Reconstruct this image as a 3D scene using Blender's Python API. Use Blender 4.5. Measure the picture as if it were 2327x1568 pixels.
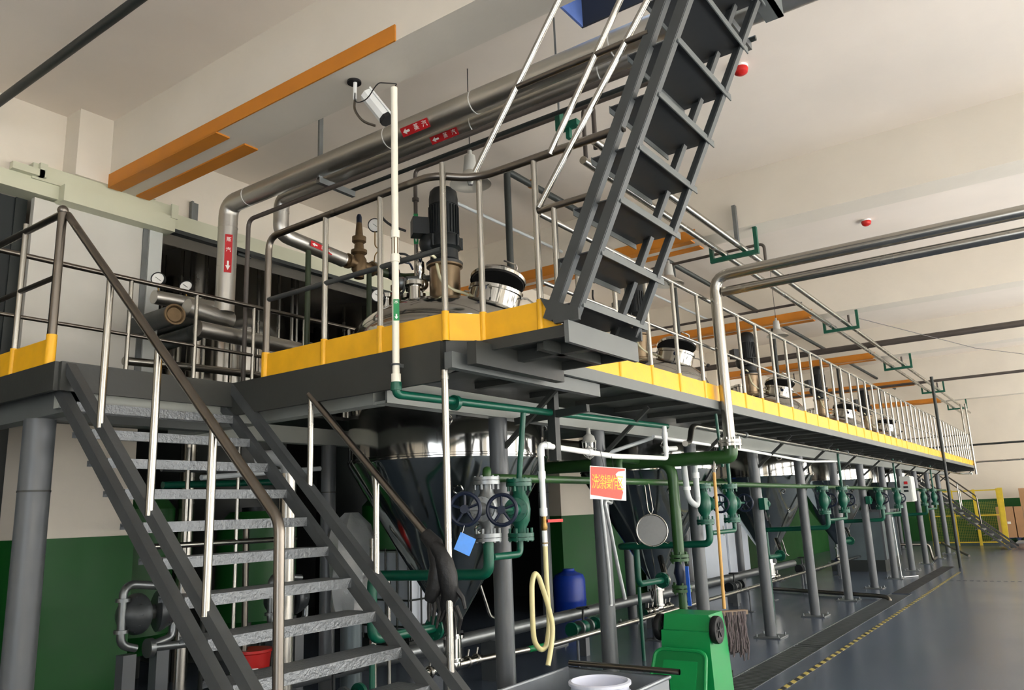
import bpy, math, random
from mathutils import Vector as V, Matrix as MX
random.seed(7)
for o in list(bpy.data.objects): bpy.data.objects.remove(o)
SC = bpy.context.scene
COL = SC.collection
pi = math.pi

# ------------------------------------------------------------------ camera
cam = bpy.data.cameras.new('camera'); cam.sensor_fit = 'HORIZONTAL'; cam.sensor_width = 36.0
cam.lens = 27.5273; cam.clip_start = 0.05; cam.clip_end = 200
co = bpy.data.objects.new('camera', cam); COL.objects.link(co)
co.matrix_world = MX(((0.5807073, -0.1506287, -0.8000562, 0.0),
                      (-0.8132196, -0.1533365, -0.5613927, 0.0),
                      (-0.0381159, 0.9766263, -0.2115378, 1.55),
                      (0, 0, 0, 1)))
SC.camera = co

# ------------------------------------------------------------------ world, daylight, exposure
w = bpy.data.worlds.new('world'); SC.world = w; w.use_nodes = True
bg = w.node_tree.nodes['Background']; bg.inputs[0].default_value = (0.62, 0.74, 1.0, 1); bg.inputs[1].default_value = 0.25
SC.view_settings.view_transform = 'Standard'; SC.view_settings.look = 'None'
SC.view_settings.gamma = 1.0; SC.view_settings.use_curve_mapping = False
SC.view_settings.exposure = 1.45
WINDOWS = [(-4.6 + 5.0 * i) for i in range(8)]       # centres of the tall windows in the right-hand wall
def area(name, loc, rot, sx, sy, power, col):
    l = bpy.data.lights.new(name, 'AREA'); l.shape = 'RECTANGLE'; l.size = sx; l.size_y = sy
    l.energy = power; l.color = col
    o = bpy.data.objects.new(name, l); COL.objects.link(o); o.location = loc; o.rotation_euler = rot
    return o
for i, wx in enumerate(WINDOWS):                       # daylight entering by each window, falling inwards and down from the sky
    area('window_daylight', (wx, -8.9, 2.75), (pi / 2 - 0.45, 0, 0), 3.7, 3.6, 45 if wx < 2 else 140, (1.0, 0.965, 0.91))
area('rear_fill', (-7.8, -2.5, 2.3), (pi / 2 - 0.2, 0, -pi / 2), 5.0, 4.2, 120, (0.93, 0.97, 1.0))   # unseen fill lamp added behind the camera to light the stairs
area('hatch_fill', (4.3, 1.65, 7.45), (0, 0, 0), 0.9, 1.7, 16, (0.75, 0.87, 1.0))   # lamp added inside the capped shaft to brighten the blue hatch side
sl_ = bpy.data.lights.new('sun', 'SUN'); sl_.energy = 100.0; sl_.color = (1.0, 0.89, 0.72); sl_.angle = 0.01   # low sun through the right-hand windows
so_ = bpy.data.objects.new('sun', sl_); COL.objects.link(so_); so_.rotation_euler = (math.radians(52), 0, math.radians(-12))

# ------------------------------------------------------------------ materials
def lin(c):
    return tuple(((v / 255) / 12.92 if v / 255 <= 0.04045 else ((v / 255 + 0.055) / 1.055) ** 2.4) for v in c)
def mat(name, rgb, rough=0.5, metal=0.0, var=0.12, scale=6.0, bump=0.0, bscale=30.0, coat=0.0, stretch=None, rvar=0.1, trans=0.0, alpha=None):
    m = bpy.data.materials.new(name); m.use_nodes = True
    nt = m.node_tree; b = nt.nodes['Principled BSDF']
    tc = nt.nodes.new('ShaderNodeTexCoord'); mp = nt.nodes.new('ShaderNodeMapping')
    nt.links.new(tc.outputs['Object'], mp.inputs['Vector'])
    if stretch: mp.inputs['Scale'].default_value = stretch
    n = nt.nodes.new('ShaderNodeTexNoise'); n.inputs['Scale'].default_value = scale; n.inputs['Detail'].default_value = 5
    nt.links.new(mp.outputs[0], n.inputs['Vector'])
    c = lin(rgb)
    r = nt.nodes.new('ShaderNodeValToRGB')
    r.color_ramp.elements[0].position = 0.3; r.color_ramp.elements[1].position = 0.7
    r.color_ramp.elements[0].color = (*[max(0, x * (1 - var)) for x in c], 1)
    r.color_ramp.elements[1].color = (*[min(1, x * (1 + var * 0.6)) for x in c], 1)
    nt.links.new(n.outputs['Fac'], r.inputs[0]); nt.links.new(r.outputs[0], b.inputs['Base Color'])
    mr = nt.nodes.new('ShaderNodeMapRange'); mr.inputs['From Min'].default_value = 0.3; mr.inputs['From Max'].default_value = 0.7
    mr.inputs['To Min'].default_value = max(0.02, rough * (1 - rvar)); mr.inputs['To Max'].default_value = min(1, rough * (1 + rvar))
    nt.links.new(n.outputs['Fac'], mr.inputs['Value']); nt.links.new(mr.outputs[0], b.inputs['Roughness'])
    b.inputs['Metallic'].default_value = metal
    b.inputs['Coat Weight'].default_value = coat
    b.inputs['Transmission Weight'].default_value = trans
    if alpha is not None: b.inputs['Alpha'].default_value = alpha
    if bump:
        n2 = nt.nodes.new('ShaderNodeTexNoise'); n2.inputs['Scale'].default_value = bscale; n2.inputs['Detail'].default_value = 3
        nt.links.new(mp.outputs[0], n2.inputs['Vector'])
        bp = nt.nodes.new('ShaderNodeBump'); bp.inputs['Strength'].default_value = bump; bp.inputs['Distance'].default_value = 0.02
        nt.links.new(n2.outputs['Fac'], bp.inputs['Height']); nt.links.new(bp.outputs[0], b.inputs['Normal'])
    return m
M = {}
def D(k, *a, **kw): M[k] = mat(k, *a, **kw)
D('plaster', (221, 213, 199), 0.75, var=0.06, scale=1.2, bump=0.12, bscale=14)
D('ceiling_paint', (232, 222, 210), 0.8, var=0.06, scale=0.9, bump=0.08, bscale=10)
D('dado', (12, 82, 26), 0.5, var=0.1, scale=2, bump=0.08, bscale=5)
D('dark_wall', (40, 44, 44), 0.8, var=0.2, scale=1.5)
D('floor_epoxy', (82, 92, 108), 0.24, var=0.12, scale=0.8, rvar=0.12)
D('orange', (205, 128, 34), 0.6, var=0.08, scale=5)
D('deck', (50, 52, 49), 0.5, var=0.1, scale=4, bump=0.05)
D('deck_edge', (98, 102, 101), 0.45, var=0.1, scale=6)
D('light_steel', (160, 164, 158), 0.5, var=0.06, scale=5)
D('column_grey', (88, 92, 95), 0.38, var=0.07, scale=3)
D('tread', (120, 124, 127), 0.42, metal=0.55, var=0.15, scale=9, bump=0.5, bscale=60)
D('stringer', (78, 81, 82), 0.42, metal=0.3, var=0.14, scale=7, bump=0.05)
D('ladder_grey', (66, 69, 69), 0.45, metal=0.25, var=0.14, scale=7)
D('ladder_plate', (56, 58, 60), 0.6, var=0.05, scale=7)
D('tube', (172, 169, 161), 0.26, metal=1.0, var=0.03, scale=5, rvar=0.08)
D('rail_dull', (120, 114, 106), 0.3, metal=1.0, var=0.08, scale=6, rvar=0.1)
D('polish', (190, 189, 184), 0.09, metal=1.0, var=0.04, scale=3, bump=0.05, bscale=3.0, rvar=0.2)
D('cone_steel', (172, 180, 178), 0.1, metal=1.0, var=0.05, scale=3, bump=0.12, bscale=2.6, rvar=0.4)
D('insulation', (192, 190, 184), 0.38, metal=1.0, var=0.05, scale=3, rvar=0.08)
D('galvanised', (132, 136, 137), 0.38, metal=0.8, var=0.1, scale=9)
D('yellow', (236, 176, 26), 0.42, var=0.1, scale=8, bump=0.05)
D('teal', (4, 82, 62), 0.36, var=0.1, scale=6)
D('olive', (42, 80, 36), 0.36, var=0.12, scale=6)
D('dark_pipe', (38, 43, 41), 0.5, var=0.1, scale=6)
D('brown_pipe', (76, 69, 64), 0.45, var=0.1, scale=6)
D('motor', (20, 25, 27), 0.45, var=0.15, scale=9)
D('black', (14, 14, 15), 0.55, var=0.15, scale=9)
D('rubber', (10, 10, 11), 0.55, var=0.15, scale=12, bump=0.2)
D('navy', (14, 26, 48), 0.4, var=0.1, scale=9)
D('pvc', (232, 228, 212), 0.42, var=0.03, scale=6)
D('pvc_white', (236, 238, 236), 0.4, var=0.03, scale=6)
D('pvc_grey', (182, 188, 190), 0.4, var=0.04, scale=6)
D('cream', (196, 197, 174), 0.5, var=0.04, scale=3)
D('door_white', (196, 194, 186), 0.5, var=0.06, scale=2)
D('brass', (150, 120, 70), 0.4, metal=0.9, var=0.2, scale=15)
D('bronze', (112, 92, 66), 0.5, metal=0.7, var=0.2, scale=15)
D('red', (196, 34, 30), 0.4, var=0.08, scale=9)
D('label_red', (186, 22, 30), 0.45, var=0.05, scale=9)
D('label_green', (10, 130, 70), 0.45, var=0.05, scale=9)
D('print_white', (240, 240, 236), 0.6, var=0.02)
D('print_yellow', (240, 206, 70), 0.6, var=0.1, scale=60)
D('sign_red', (212, 84, 68), 0.5, var=0.12, scale=30)
D('blue', (30, 92, 196), 0.4, var=0.08, scale=8)
D('drum_blue', (16, 62, 176), 0.35, var=0.08, scale=5)
D('tag_blue', (50, 130, 220), 0.5, var=0.1, scale=20)
D('bin_green', (12, 146, 74), 0.38, var=0.06, scale=6)
D('lid_green', (18, 122, 62), 0.36, var=0.06, scale=6)
D('wood', (206, 158, 82), 0.5, var=0.16, scale=10, stretch=(6, 6, 0.8))
D('mop_board', (140, 120, 100), 0.7, var=0.2, scale=14)
D('mop_rag', (98, 88, 88), 0.95, var=0.35, scale=40)
D('cardboard', (172, 132, 96), 0.85, var=0.06, scale=5)
D('fence_yellow', (214, 186, 50), 0.5, var=0.08, scale=8)
D('fence_wire', (150, 150, 60), 0.5, var=0.08, scale=8)
D('pallet_blue', (28, 46, 84), 0.5, var=0.1, scale=8)
D('panel_white', (214, 222, 232), 0.45, var=0.04, scale=3)
D('panel_grey', (196, 200, 196), 0.45, var=0.04, scale=4)
D('bucket_white', (226, 230, 246), 0.35, var=0.03, scale=4)
D('cart_grey', (140, 146, 152), 0.4, metal=0.5, var=0.12, scale=6)
D('hose', (226, 216, 160), 0.3, var=0.06, scale=6, trans=0.15)
D('hose_grey', (170, 174, 174), 0.3, metal=0.4, var=0.1, scale=12)
D('lamp_grey', (176, 176, 170), 0.45, var=0.05, scale=6)
D('strainer_mesh', (112, 114, 114), 0.6, metal=0.4, var=0.1, scale=40)
D('neck_steel', (150, 132, 108), 0.3, metal=1.0, var=0.12, scale=8)
D('dark_olive', (40, 54, 28), 0.45, var=0.1)
D('pump_grey', (72, 76, 78), 0.4, metal=0.4, var=0.1, scale=10)
D('glass', (235, 238, 238), 0.06, var=0.0, trans=0.92)
D('shade_alu', (200, 198, 190), 0.35, metal=0.6, var=0.06, scale=6)
D('tank_grey', (96, 108, 112), 0.42, metal=0.3, var=0.12, scale=3)
D('drain_dark', (34, 36, 38), 0.6, var=0.2, scale=6)
D('slab_skylit', (92, 116, 178), 0.6, var=0.12, scale=10)  # blue of the skylight from above, put into the colour of one hatch side
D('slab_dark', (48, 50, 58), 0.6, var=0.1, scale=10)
D('plastic_film', (200, 204, 206), 0.25, var=0.1, scale=9, trans=0.5, bump=0.6, bscale=9)
D('clear_hose', (226, 222, 186), 0.25, var=0.05, scale=9, trans=0.3)
def stripes():
    m = bpy.data.materials.new('hazard_tape'); m.use_nodes = True; nt = m.node_tree; b = nt.nodes['Principled BSDF']
    tc = nt.nodes.new('ShaderNodeTexCoord'); sp = nt.nodes.new('ShaderNodeSeparateXYZ'); nt.links.new(tc.outputs['Object'], sp.inputs[0])
    a = nt.nodes.new('ShaderNodeMath'); a.operation = 'SUBTRACT'; nt.links.new(sp.outputs['X'], a.inputs[0]); nt.links.new(sp.outputs['Y'], a.inputs[1])
    f = nt.nodes.new('ShaderNodeMath'); f.operation = 'MULTIPLY'; f.inputs[1].default_value = 5.0; nt.links.new(a.outputs[0], f.inputs[0])
    g = nt.nodes.new('ShaderNodeMath'); g.operation = 'FRACT'; nt.links.new(f.outputs[0], g.inputs[0])
    h = nt.nodes.new('ShaderNodeMath'); h.operation = 'GREATER_THAN'; h.inputs[1].default_value = 0.5; nt.links.new(g.outputs[0], h.inputs[0])
    mx = nt.nodes.new('ShaderNodeMixRGB'); mx.inputs[1].default_value = (*lin((40, 42, 44)), 1); mx.inputs[2].default_value = (*lin((196, 178, 96)), 1)
    nt.links.new(h.outputs[0], mx.inputs[0]); nt.links.new(mx.outputs[0], b.inputs['Base Color']); b.inputs['Roughness'].default_value = 0.4
    M['tape'] = m
stripes()

# ------------------------------------------------------------------ mesh helpers
class MB:
    def __init__(s): s.v = []; s.f = []; s.s = []
    def add(s, vs, fs, smooth=False):
        k = len(s.v); s.v += [tuple(p) for p in vs]
        s.f += [tuple(i + k for i in f) for f in fs]; s.s += [smooth] * len(fs); return s
    def hexa(s, p):      # 8 points: bottom ring, top ring
        return s.add(p, [(3, 2, 1, 0), (4, 5, 6, 7), (0, 1, 5, 4), (1, 2, 6, 5), (2, 3, 7, 6), (3, 0, 4, 7)])
    def box(s, x0, x1, y0, y1, z0, z1):
        return s.hexa([(x0, y0, z0), (x1, y0, z0), (x1, y1, z0), (x0, y1, z0), (x0, y0, z1), (x1, y0, z1), (x1, y1, z1), (x0, y1, z1)])
    def obox(s, c, size, m=None):
        a, b, d = [q / 2 for q in size]; m = m or MX.Identity(3); c = V(c)
        return s.hexa([c + m @ V(q) for q in [(-a, -b, -d), (a, -b, -d), (a, b, -d), (-a, b, -d), (-a, -b, d), (a, -b, d), (a, b, d), (-a, b, d)]])
    def bar(s, p0, p1, w, h, up=(0, 0, 1)):
        p0, p1 = V(p0), V(p1); d = (p1 - p0).normalized(); u = V(up)
        if abs(d.dot(u)) > 0.98: u = V((0, 1, 0))
        r = d.cross(u).normalized(); u = r.cross(d).normalized()
        r *= w / 2; u *= h / 2
        return s.hexa([p0 - r - u, p0 + r - u, p0 + r + u, p0 - r + u, p1 - r - u, p1 + r - u, p1 + r + u, p1 - r + u])
    def cyl(s, p0, p1, r, n=14, r1=None):
        return s.lathe([(0, 0), (r, 0), (r if r1 is None else r1, 1), (0, 1)], p0, V(p1) - V(p0), n, unit=True)
    def lathe(s, prof, o=(0, 0, 0), axis=(0, 0, 1), n=24, unit=False):
        o = V(o); ax = V(axis); L = ax.length if unit else 1.0; ax = ax.normalized()
        t = V((1, 0, 0)) if abs(ax.x) < 0.9 else V((0, 1, 0))
        e1 = ax.cross(t).normalized(); e2 = ax.cross(e1)
        vs, rows, fs = [], [], []
        for r, z in prof:
            if r <= 1e-6: rows.append([len(vs)]); vs.append(o + ax * z * L)
            else:
                rows.append(list(range(len(vs), len(vs) + n)))
                for i in range(n):
                    a = 2 * pi * i / n; vs.append(o + ax * z * L + e1 * r * math.cos(a) + e2 * r * math.sin(a))
        for A, B in zip(rows, rows[1:]):
            for i in range(n):
                j = (i + 1) % n
                if len(A) == 1 and len(B) == 1: break
                if len(A) == 1: fs.append((A[0], B[j], B[i]))
                elif len(B) == 1: fs.append((A[i], A[j], B[0]))
                else: fs.append((A[i], A[j], B[j], B[i]))
        return s.add(vs, fs, True)
    def tube(s, pts, r, n=10, bend=0.0, k=5, closed=False, caps=True):
        P = [V(p) for p in pts]
        if bend and not closed:
            Q = [P[0]]
            for a, b, c in zip(P, P[1:], P[2:]):
                d1, d2 = (a - b), (c - b); q = min(bend, d1.length * 0.49, d2.length * 0.49)
                a1 = b + d1.normalized() * q; c1 = b + d2.normalized() * q
                for i in range(k + 1):
                    t = i / k; Q.append(a1 * (1 - t) ** 2 + b * 2 * t * (1 - t) + c1 * t * t)
            Q.append(P[-1]); P = Q
        m = len(P); vs, fs = [], []
        u = None
        for i in range(m):
            if closed: d = (P[(i + 1) % m] - P[i - 1]).normalized()
            else: d = (P[min(i + 1, m - 1)] - P[max(i - 1, 0)]).normalized()
            if u is None:
                t = V((0, 0, 1)) if abs(d.z) < 0.9 else V((1, 0, 0)); u = d.cross(t).normalized()
            u = (u - d * u.dot(d)).normalized(); w_ = d.cross(u)
            rr = r[i] if isinstance(r, (list, tuple)) else r
            for j in range(n):
                a = 2 * pi * j / n; vs.append(P[i] + u * rr * math.cos(a) + w_ * rr * math.sin(a))
        for i in range(m if closed else m - 1):
            i2 = (i + 1) % m
            for j in range(n): fs.append((i * n + j, i * n + (j + 1) % n, i2 * n + (j + 1) % n, i2 * n + j))
        if caps and not closed: fs += [tuple(range(n - 1, -1, -1)), tuple((m - 1) * n + j for j in range(n))]
        return s.add(vs, fs, True)
    def ring(s, c, R, r, axis=(0, 0, 1), n=28, m=8):
        ax = V(axis).normalized(); t = V((1, 0, 0)) if abs(ax.x) < 0.9 else V((0, 1, 0)); e1 = ax.cross(t).normalized(); e2 = ax.cross(e1)
        return s.tube([V(c) + e1 * R * math.cos(2 * pi * i / n) + e2 * R * math.sin(2 * pi * i / n) for i in range(n)], r, m, closed=True)
    def ball(s, c, r, n=14, axis=(0, 0, 1), zs=1.0):
        return s.lathe([(r * math.sin(pi * i / 8), -r * zs * math.cos(pi * i / 8)) for i in range(9)], c, axis, n)
    def prism(s, poly, z0, z1):
        n = len(poly); vs = [(x, y, z0) for x, y in poly] + [(x, y, z1) for x, y in poly]
        return s.add(vs, [tuple(range(n - 1, -1, -1)), tuple(range(n, 2 * n))] + [(i, (i + 1) % n, n + (i + 1) % n, n + i) for i in range(n)])
    def bolts(s, c, R, axis, k=6, r=0.008, h=0.05):
        ax = V(axis).normalized(); t = V((1, 0, 0)) if abs(ax.x) < 0.9 else V((0, 1, 0)); e1 = ax.cross(t).normalized(); e2 = ax.cross(e1)
        for i in range(k):
            a = 2 * pi * i / k; p = V(c) + e1 * R * math.cos(a) + e2 * R * math.sin(a)
            s.cyl(p - ax * h / 2, p + ax * h / 2, r, 6)
        return s
    def mesh(s, name, m):
        me = bpy.data.meshes.new(name); me.from_pydata(s.v, [], s.f); me.update()
        me.polygons.foreach_set('use_smooth', s.s)
        if any(s.s): me.set_sharp_from_angle(angle=math.radians(38))
        me.materials.append(M[m]); return me

def put(name, me, parent=None):
    o = bpy.data.objects.new(name, me); COL.objects.link(o)
    if parent is not None:
        o.parent = parent
        if parent.type == 'EMPTY': o.matrix_parent_inverse = parent.matrix_basis.inverted()
    return o
def part(name, mb, m, parent): return put(name, mb.mesh(name, m), parent)
def tag(o, label=None, cat=None, group=None, kind=None):
    for k, v in (('label', label), ('category', cat), ('group', group), ('kind', kind)):
        if v: o[k] = v
    return o
def solo(name, mb, m, label, cat, group=None, kind=None): return tag(put(name, mb.mesh(name, m)), label, cat, group, kind)
def thing(name, label, cat, loc=(0, 0, 0), group=None, kind=None):
    o = bpy.data.objects.new(name, None); o.empty_display_size = 0.1; COL.objects.link(o); o.location = loc
    return tag(o, label, cat, group, kind)
def struct(name, mb, m, label=None): return tag(put(name, mb.mesh(name, m)), label, None, None, 'structure')
def dup(o, parent=None, loc=None, rz=0.0, label=None, sc=None):
    c = o.copy(); COL.objects.link(c)
    if parent is not None: c.parent = parent
    if loc is not None: c.location = loc; c.rotation_euler = (0, 0, rz)
    if sc: c.scale = sc
    if label: c['label'] = label
    for ch in list(o.children):
        if ch.name not in DEAD: dup(ch, c)
    return c
DEAD = set()
def text_part(s, size, m, parent, mx, name='lettering'):
    cu = bpy.data.curves.new(name, 'FONT'); cu.body = s; cu.size = size; cu.align_x = 'CENTER'; cu.align_y = 'CENTER'; cu.extrude = 0.0006
    to = bpy.data.objects.new('tmp', cu); COL.objects.link(to)
    dg = bpy.context.evaluated_depsgraph_get(); me = bpy.data.meshes.new_from_object(to.evaluated_get(dg))
    bpy.data.objects.remove(to)
    me.transform(mx); me.materials.clear(); me.materials.append(M[m])
    return put(name, me, parent)
def frame(o, right, up):      # 4x4 with local x = right, y = up
    r = V(right).normalized(); u = V(up).normalized(); n = r.cross(u).normalized(); u = n.cross(r); o = V(o)
    return MX(((r.x, u.x, n.x, o.x), (r.y, u.y, n.y, o.y), (r.z, u.z, n.z, o.z), (0, 0, 0, 1)))

# ================================================================== the hall
X0, X1, Y0, YW, ZC = -8.0, 33.5, -9.0, 7.0, 5.25
fl = MB()
fl.box(X0, X1, Y0, 2.55, -0.2, 0).box(X0, X1, 2.88, 12.0, -0.2, 0).box(X0, 5.6, 2.55, 2.88, -0.2, 0).box(15.0, X1, 2.55, 2.88, -0.2, 0)
fl.box(5.6, 15.0, 2.55, 2.88, -0.25, -0.16)
floor = struct('floor', fl, 'floor_epoxy')
gb = MB(); gb.box(-0.011, 0.011, -0.155, 0.155, -0.03, -0.002); gme = gb.mesh('drain_bar', 'galvanised')
x = 5.64
while x < 14.9:                                        # the bars of the floor drain, one by one
    o = put('drain_bar', gme, floor); o.location = (x, 2.715, 0); x += 0.058
    if 9.3 < x < 9.5: x += 0.05
for yy in (2.556, 2.874): part('drain_frame', MB().box(5.6, 15.0, yy - 0.006, yy + 0.006, -0.06, 0.002), 'galvanised', floor)
part('drain_strip', MB().box(15.0, 21.0, 2.6, 2.86, -0.002, 0.002), 'drain_dark', floor)
sb = MB().box(-0.02, 0.02, -0.03, 0.03, -0.002, 0.003).mesh('drain_slot', 'drain_dark')
for i in range(34):
    o = put('drain_slot', sb, floor); o.location = (17.5, 2.25 - i * 0.11, 0)
solo('floor_tape', MB().box(5.2, 19.5, 2.31, 2.36, 0.0005, 0.003), 'tape', 'yellow and black striped hazard tape running along the floor beside the drain', 'tape')

# ceiling with a hatch for the ship ladder
HX0, HX1, HY0, HY1 = 3.78, 4.86, 0.7, 2.62
ce = MB()
ce.box(X0, HX0, Y0, 12, ZC, ZC + 0.2).box(HX1, X1, Y0, 12, ZC, ZC + 0.2).box(HX0, HX1, Y0, HY0, ZC, ZC + 0.2).box(HX0, HX1, HY1, 12, ZC, ZC + 0.2)
ceil = struct('ceiling', ce, 'ceiling_paint')
part('hatch_side', MB().box(HX0 + 0.02, HX1 - 0.02, HY1 - 0.02, HY1 - 0.002, ZC + 0.001, ZC + 2.4), 'slab_skylit', ceil)
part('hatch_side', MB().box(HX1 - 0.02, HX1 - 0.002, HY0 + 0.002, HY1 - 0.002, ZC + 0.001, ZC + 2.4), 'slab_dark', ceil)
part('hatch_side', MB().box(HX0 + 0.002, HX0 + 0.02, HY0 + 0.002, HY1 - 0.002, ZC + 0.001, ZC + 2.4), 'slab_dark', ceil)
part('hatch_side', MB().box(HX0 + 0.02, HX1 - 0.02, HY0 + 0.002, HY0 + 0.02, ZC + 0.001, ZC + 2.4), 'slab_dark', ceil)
part('shaft_cap', MB().box(HX0 - 0.05, HX1 + 0.05, HY0 - 0.05, HY1 + 0.05, ZC + 2.4, ZC + 2.45), 'slab_dark', ceil)  # unseen cap added to close the shaft above the lamp
BEAMS = [3.35, 8.33, 13.3, 18.3, 23.35, 28.5]
ZB = 4.6
for i, bx in enumerate(BEAMS):
    b = struct('ceiling_beam', MB().box(bx, bx + 0.38, Y0, YW, ZB, ZC), 'plaster')
    part('orange_board', MB().box(bx - 0.012, bx, 3.18, YW - 0.25, ZB - 0.004, ZB + 0.115), 'orange', b)
    e = 5.12 if i == 0 else 3.24
    part('orange_board', MB().box(bx - 0.012, bx + 0.115, e, YW - 0.25, ZB - 0.014, ZB), 'orange', b)
    part('orange_board', MB().box(bx + 0.255, bx + 0.385, e, YW - 0.25, ZB - 0.014, ZB), 'orange', b)

# rear wall with the big door openings, white above, green dado below
wl = MB()
wl.box(X0, -1.2, YW, YW + 0.3, 0, ZC)
wl.box(-1.2, 2.94, YW, YW + 0.3, 4.36, ZC)
wl.box(2.94, 3.9, YW, YW + 0.3, 1.5, ZC)
wl.box(3.9, 8.6, YW, YW + 0.3, 4.42, ZC)
wl.box(8.6, 11.2, YW, YW + 0.3, 2.4, ZC).box(11.2, X1, YW, YW + 0.3, 1.5, ZC)
wall = struct('wall_left', wl, 'plaster')
part('green_dado', MB().box(2.92, 3.92, YW - 0.02, YW + 0.32, 0, 1.5), 'dado', wall)
part('green_dado', MB().box(11.18, X1, YW - 0.01, YW + 0.3, 0, 1.5), 'dado', wall)
part('pilaster', MB().box(3.05, 3.8, YW - 0.25, YW, ZB + 0.02, ZC), 'plaster', wall)
for bx in BEAMS[1:]: part('pilaster', MB().box(bx - 0.1, bx + 0.48, YW - 0.25, YW, 2.47 if bx < 10 else 1.5, ZC), 'plaster', wall)
part('lintel', MB().box(3.98, 8.8, YW - 0.1, YW, 4.44, 4.6), 'cream', wall)
part('lintel', MB().box(-1.5, 2.95, YW - 0.2, YW, 4.36, 4.5), 'cream', wall)
part('track_box', MB().box(2.95, 3.98, YW - 0.3, YW - 0.02, 4.33, 4.48), 'cream', wall)
part('track_box', MB().box(2.72, 3.98, YW - 0.22, YW, 4.48, 4.62), 'cream', wall)
part('track_plate', MB().box(3.93, 4.0, YW - 0.31, YW - 0.29, 4.46, 4.6), 'cream', wall)
part('track_bracket', MB().box(2.55, 2.8, YW - 0.26, YW - 0.2, 4.5, 4.56).box(2.76, 2.82, YW - 0.26, YW, 4.5, 4.62), 'cream', wall)
part('door_track', MB().box(3.98, 8.8, YW - 0.14, YW - 0.06, 4.39, 4.43), 'dark_pipe', wall)
part('track_roller', MB().cyl((4.82, YW - 0.1, 4.37), (4.98, YW - 0.1, 4.37), 0.02, 8), 'dark_pipe', wall)
d1 = tag(put('door_1', MB().box(2.78, 3.82, YW - 0.16, YW - 0.1, 2.46, 4.34).mesh('door_1', 'door_white')), None, None, None, 'structure')
part('door_stile', MB().box(3.8, 3.93, YW - 0.18, YW - 0.08, 2.46, 4.36), 'panel_grey', d1)
part('door_stile', MB().box(3.74, 3.79, YW - 0.175, YW - 0.085, 2.46, 4.34), 'galvanised', d1)
for xx in (4.32, 6.9): part('wall_bracket', MB().box(xx, xx + 0.07, YW - 0.02, YW, 4.62, 4.82).box(xx - 0.02, xx, YW - 0.05, YW, 4.62, 4.82), 'galvanised', wall)

d2 = tag(put('opening_shade', MB().box(0.6, 2.78, YW + 0.02, YW + 0.08, 2.46, 4.36).mesh('opening_shade', 'dark_wall')), None, None, None, 'structure')  # dark sheet put in to stand for the shade inside the opening
part('door_stile', MB().box(2.7, 2.79, YW + 0.0, YW + 0.1, 2.46, 4.36), 'dark_pipe', d2)  # edge strip of the added dark sheet
part('drain_channel', MB().box(5.6, 15.0, 2.55, 2.88, -0.159, -0.15), 'drain_dark', floor)
# other walls
struct('wall_far', MB().box(X1, X1 + 0.3, Y0, YW + 0.3, 1.45, ZC), 'plaster')
struct('baseboard_far', MB().box(X1 - 0.01, X1 + 0.3, Y0, YW + 0.3, 0, 1.45), 'dado')
wr = MB(); xs = [X0] + [e for c in WINDOWS for e in (c - 1.9, c + 1.9)] + [X1]
wr.box(X0, X1, Y0 - 0.3, Y0, 0, 0.9).box(X0, X1, Y0 - 0.3, Y0, 4.3, ZC)
for a, b in zip(xs[::2], xs[1::2]): wr.box(a, b, Y0 - 0.3, Y0, 0.9, 4.3)
struct('wall_right', wr, 'plaster')
for i, c in enumerate(WINDOWS):
    wf = MB()
    for xx in (c - 1.87, c - 0.63, c + 0.63, c + 1.87): wf.box(xx - 0.03, xx + 0.03, Y0 - 0.2, Y0 - 0.12, 0.9, 4.3)
    for zz in (0.93, 2.0, 3.1, 4.27): wf.box(c - 1.9, c + 1.9, Y0 - 0.2, Y0 - 0.12, zz - 0.03, zz + 0.03)
    struct('window_%d' % (i + 1), wf, 'print_white')
wb = MB(); wb.box(X0 - 0.3, X0, Y0, -5.1, 0, ZC).box(X0 - 0.3, X0, 0.1, 12, 0, ZC).box(X0 - 0.3, X0, -5.1, 0.1, 4.5, ZC)
struct('wall_near', wb, 'plaster')
# the room behind the openings
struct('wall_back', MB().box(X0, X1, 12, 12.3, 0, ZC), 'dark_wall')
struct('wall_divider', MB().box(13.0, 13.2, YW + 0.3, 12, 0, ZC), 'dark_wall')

# ================================================================== steel platform
plat = thing('steel_platform', 'long grey steel platform on round columns with railings and yellow toe boards around the tanks', 'platform', (3.3, 3.28, 0))
TANKS = [5.25, 9.15, 13.5, 18.2, 22.8]
ZD = 2.46; XE = 27.5
def P_(name, mb, m): return part(name, mb, m, plat)
P_('deck_plate', MB().prism([(3.1, 3.53), (3.1, 2.62), (3.26, 2.46), (3.26, 1.93), (3.93, 1.93), (3.93, 2.5), (XE, 2.5), (XE, 3.53)], ZD - 0.03, ZD), 'deck')
P_('deck_plate', MB().box(3.1, XE, 5.27, 6.8, ZD - 0.03, ZD), 'deck')
P_('deck_plate', MB().box(2.0, 3.1, 4.42, 6.8, ZD - 0.03, ZD), 'deck')
P_('deck_plate', MB().box(XE, 28.9, 4.42, 6.8, ZD - 0.03, ZD), 'deck')
edges = [3.1] + [e for t in TANKS for e in (t - 0.9, t + 0.9)] + [XE]
for a, b in zip(edges[::2], edges[1::2]): P_('deck_plate', MB().box(a, b, 3.53, 5.27, ZD - 0.03, ZD), 'deck')
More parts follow.
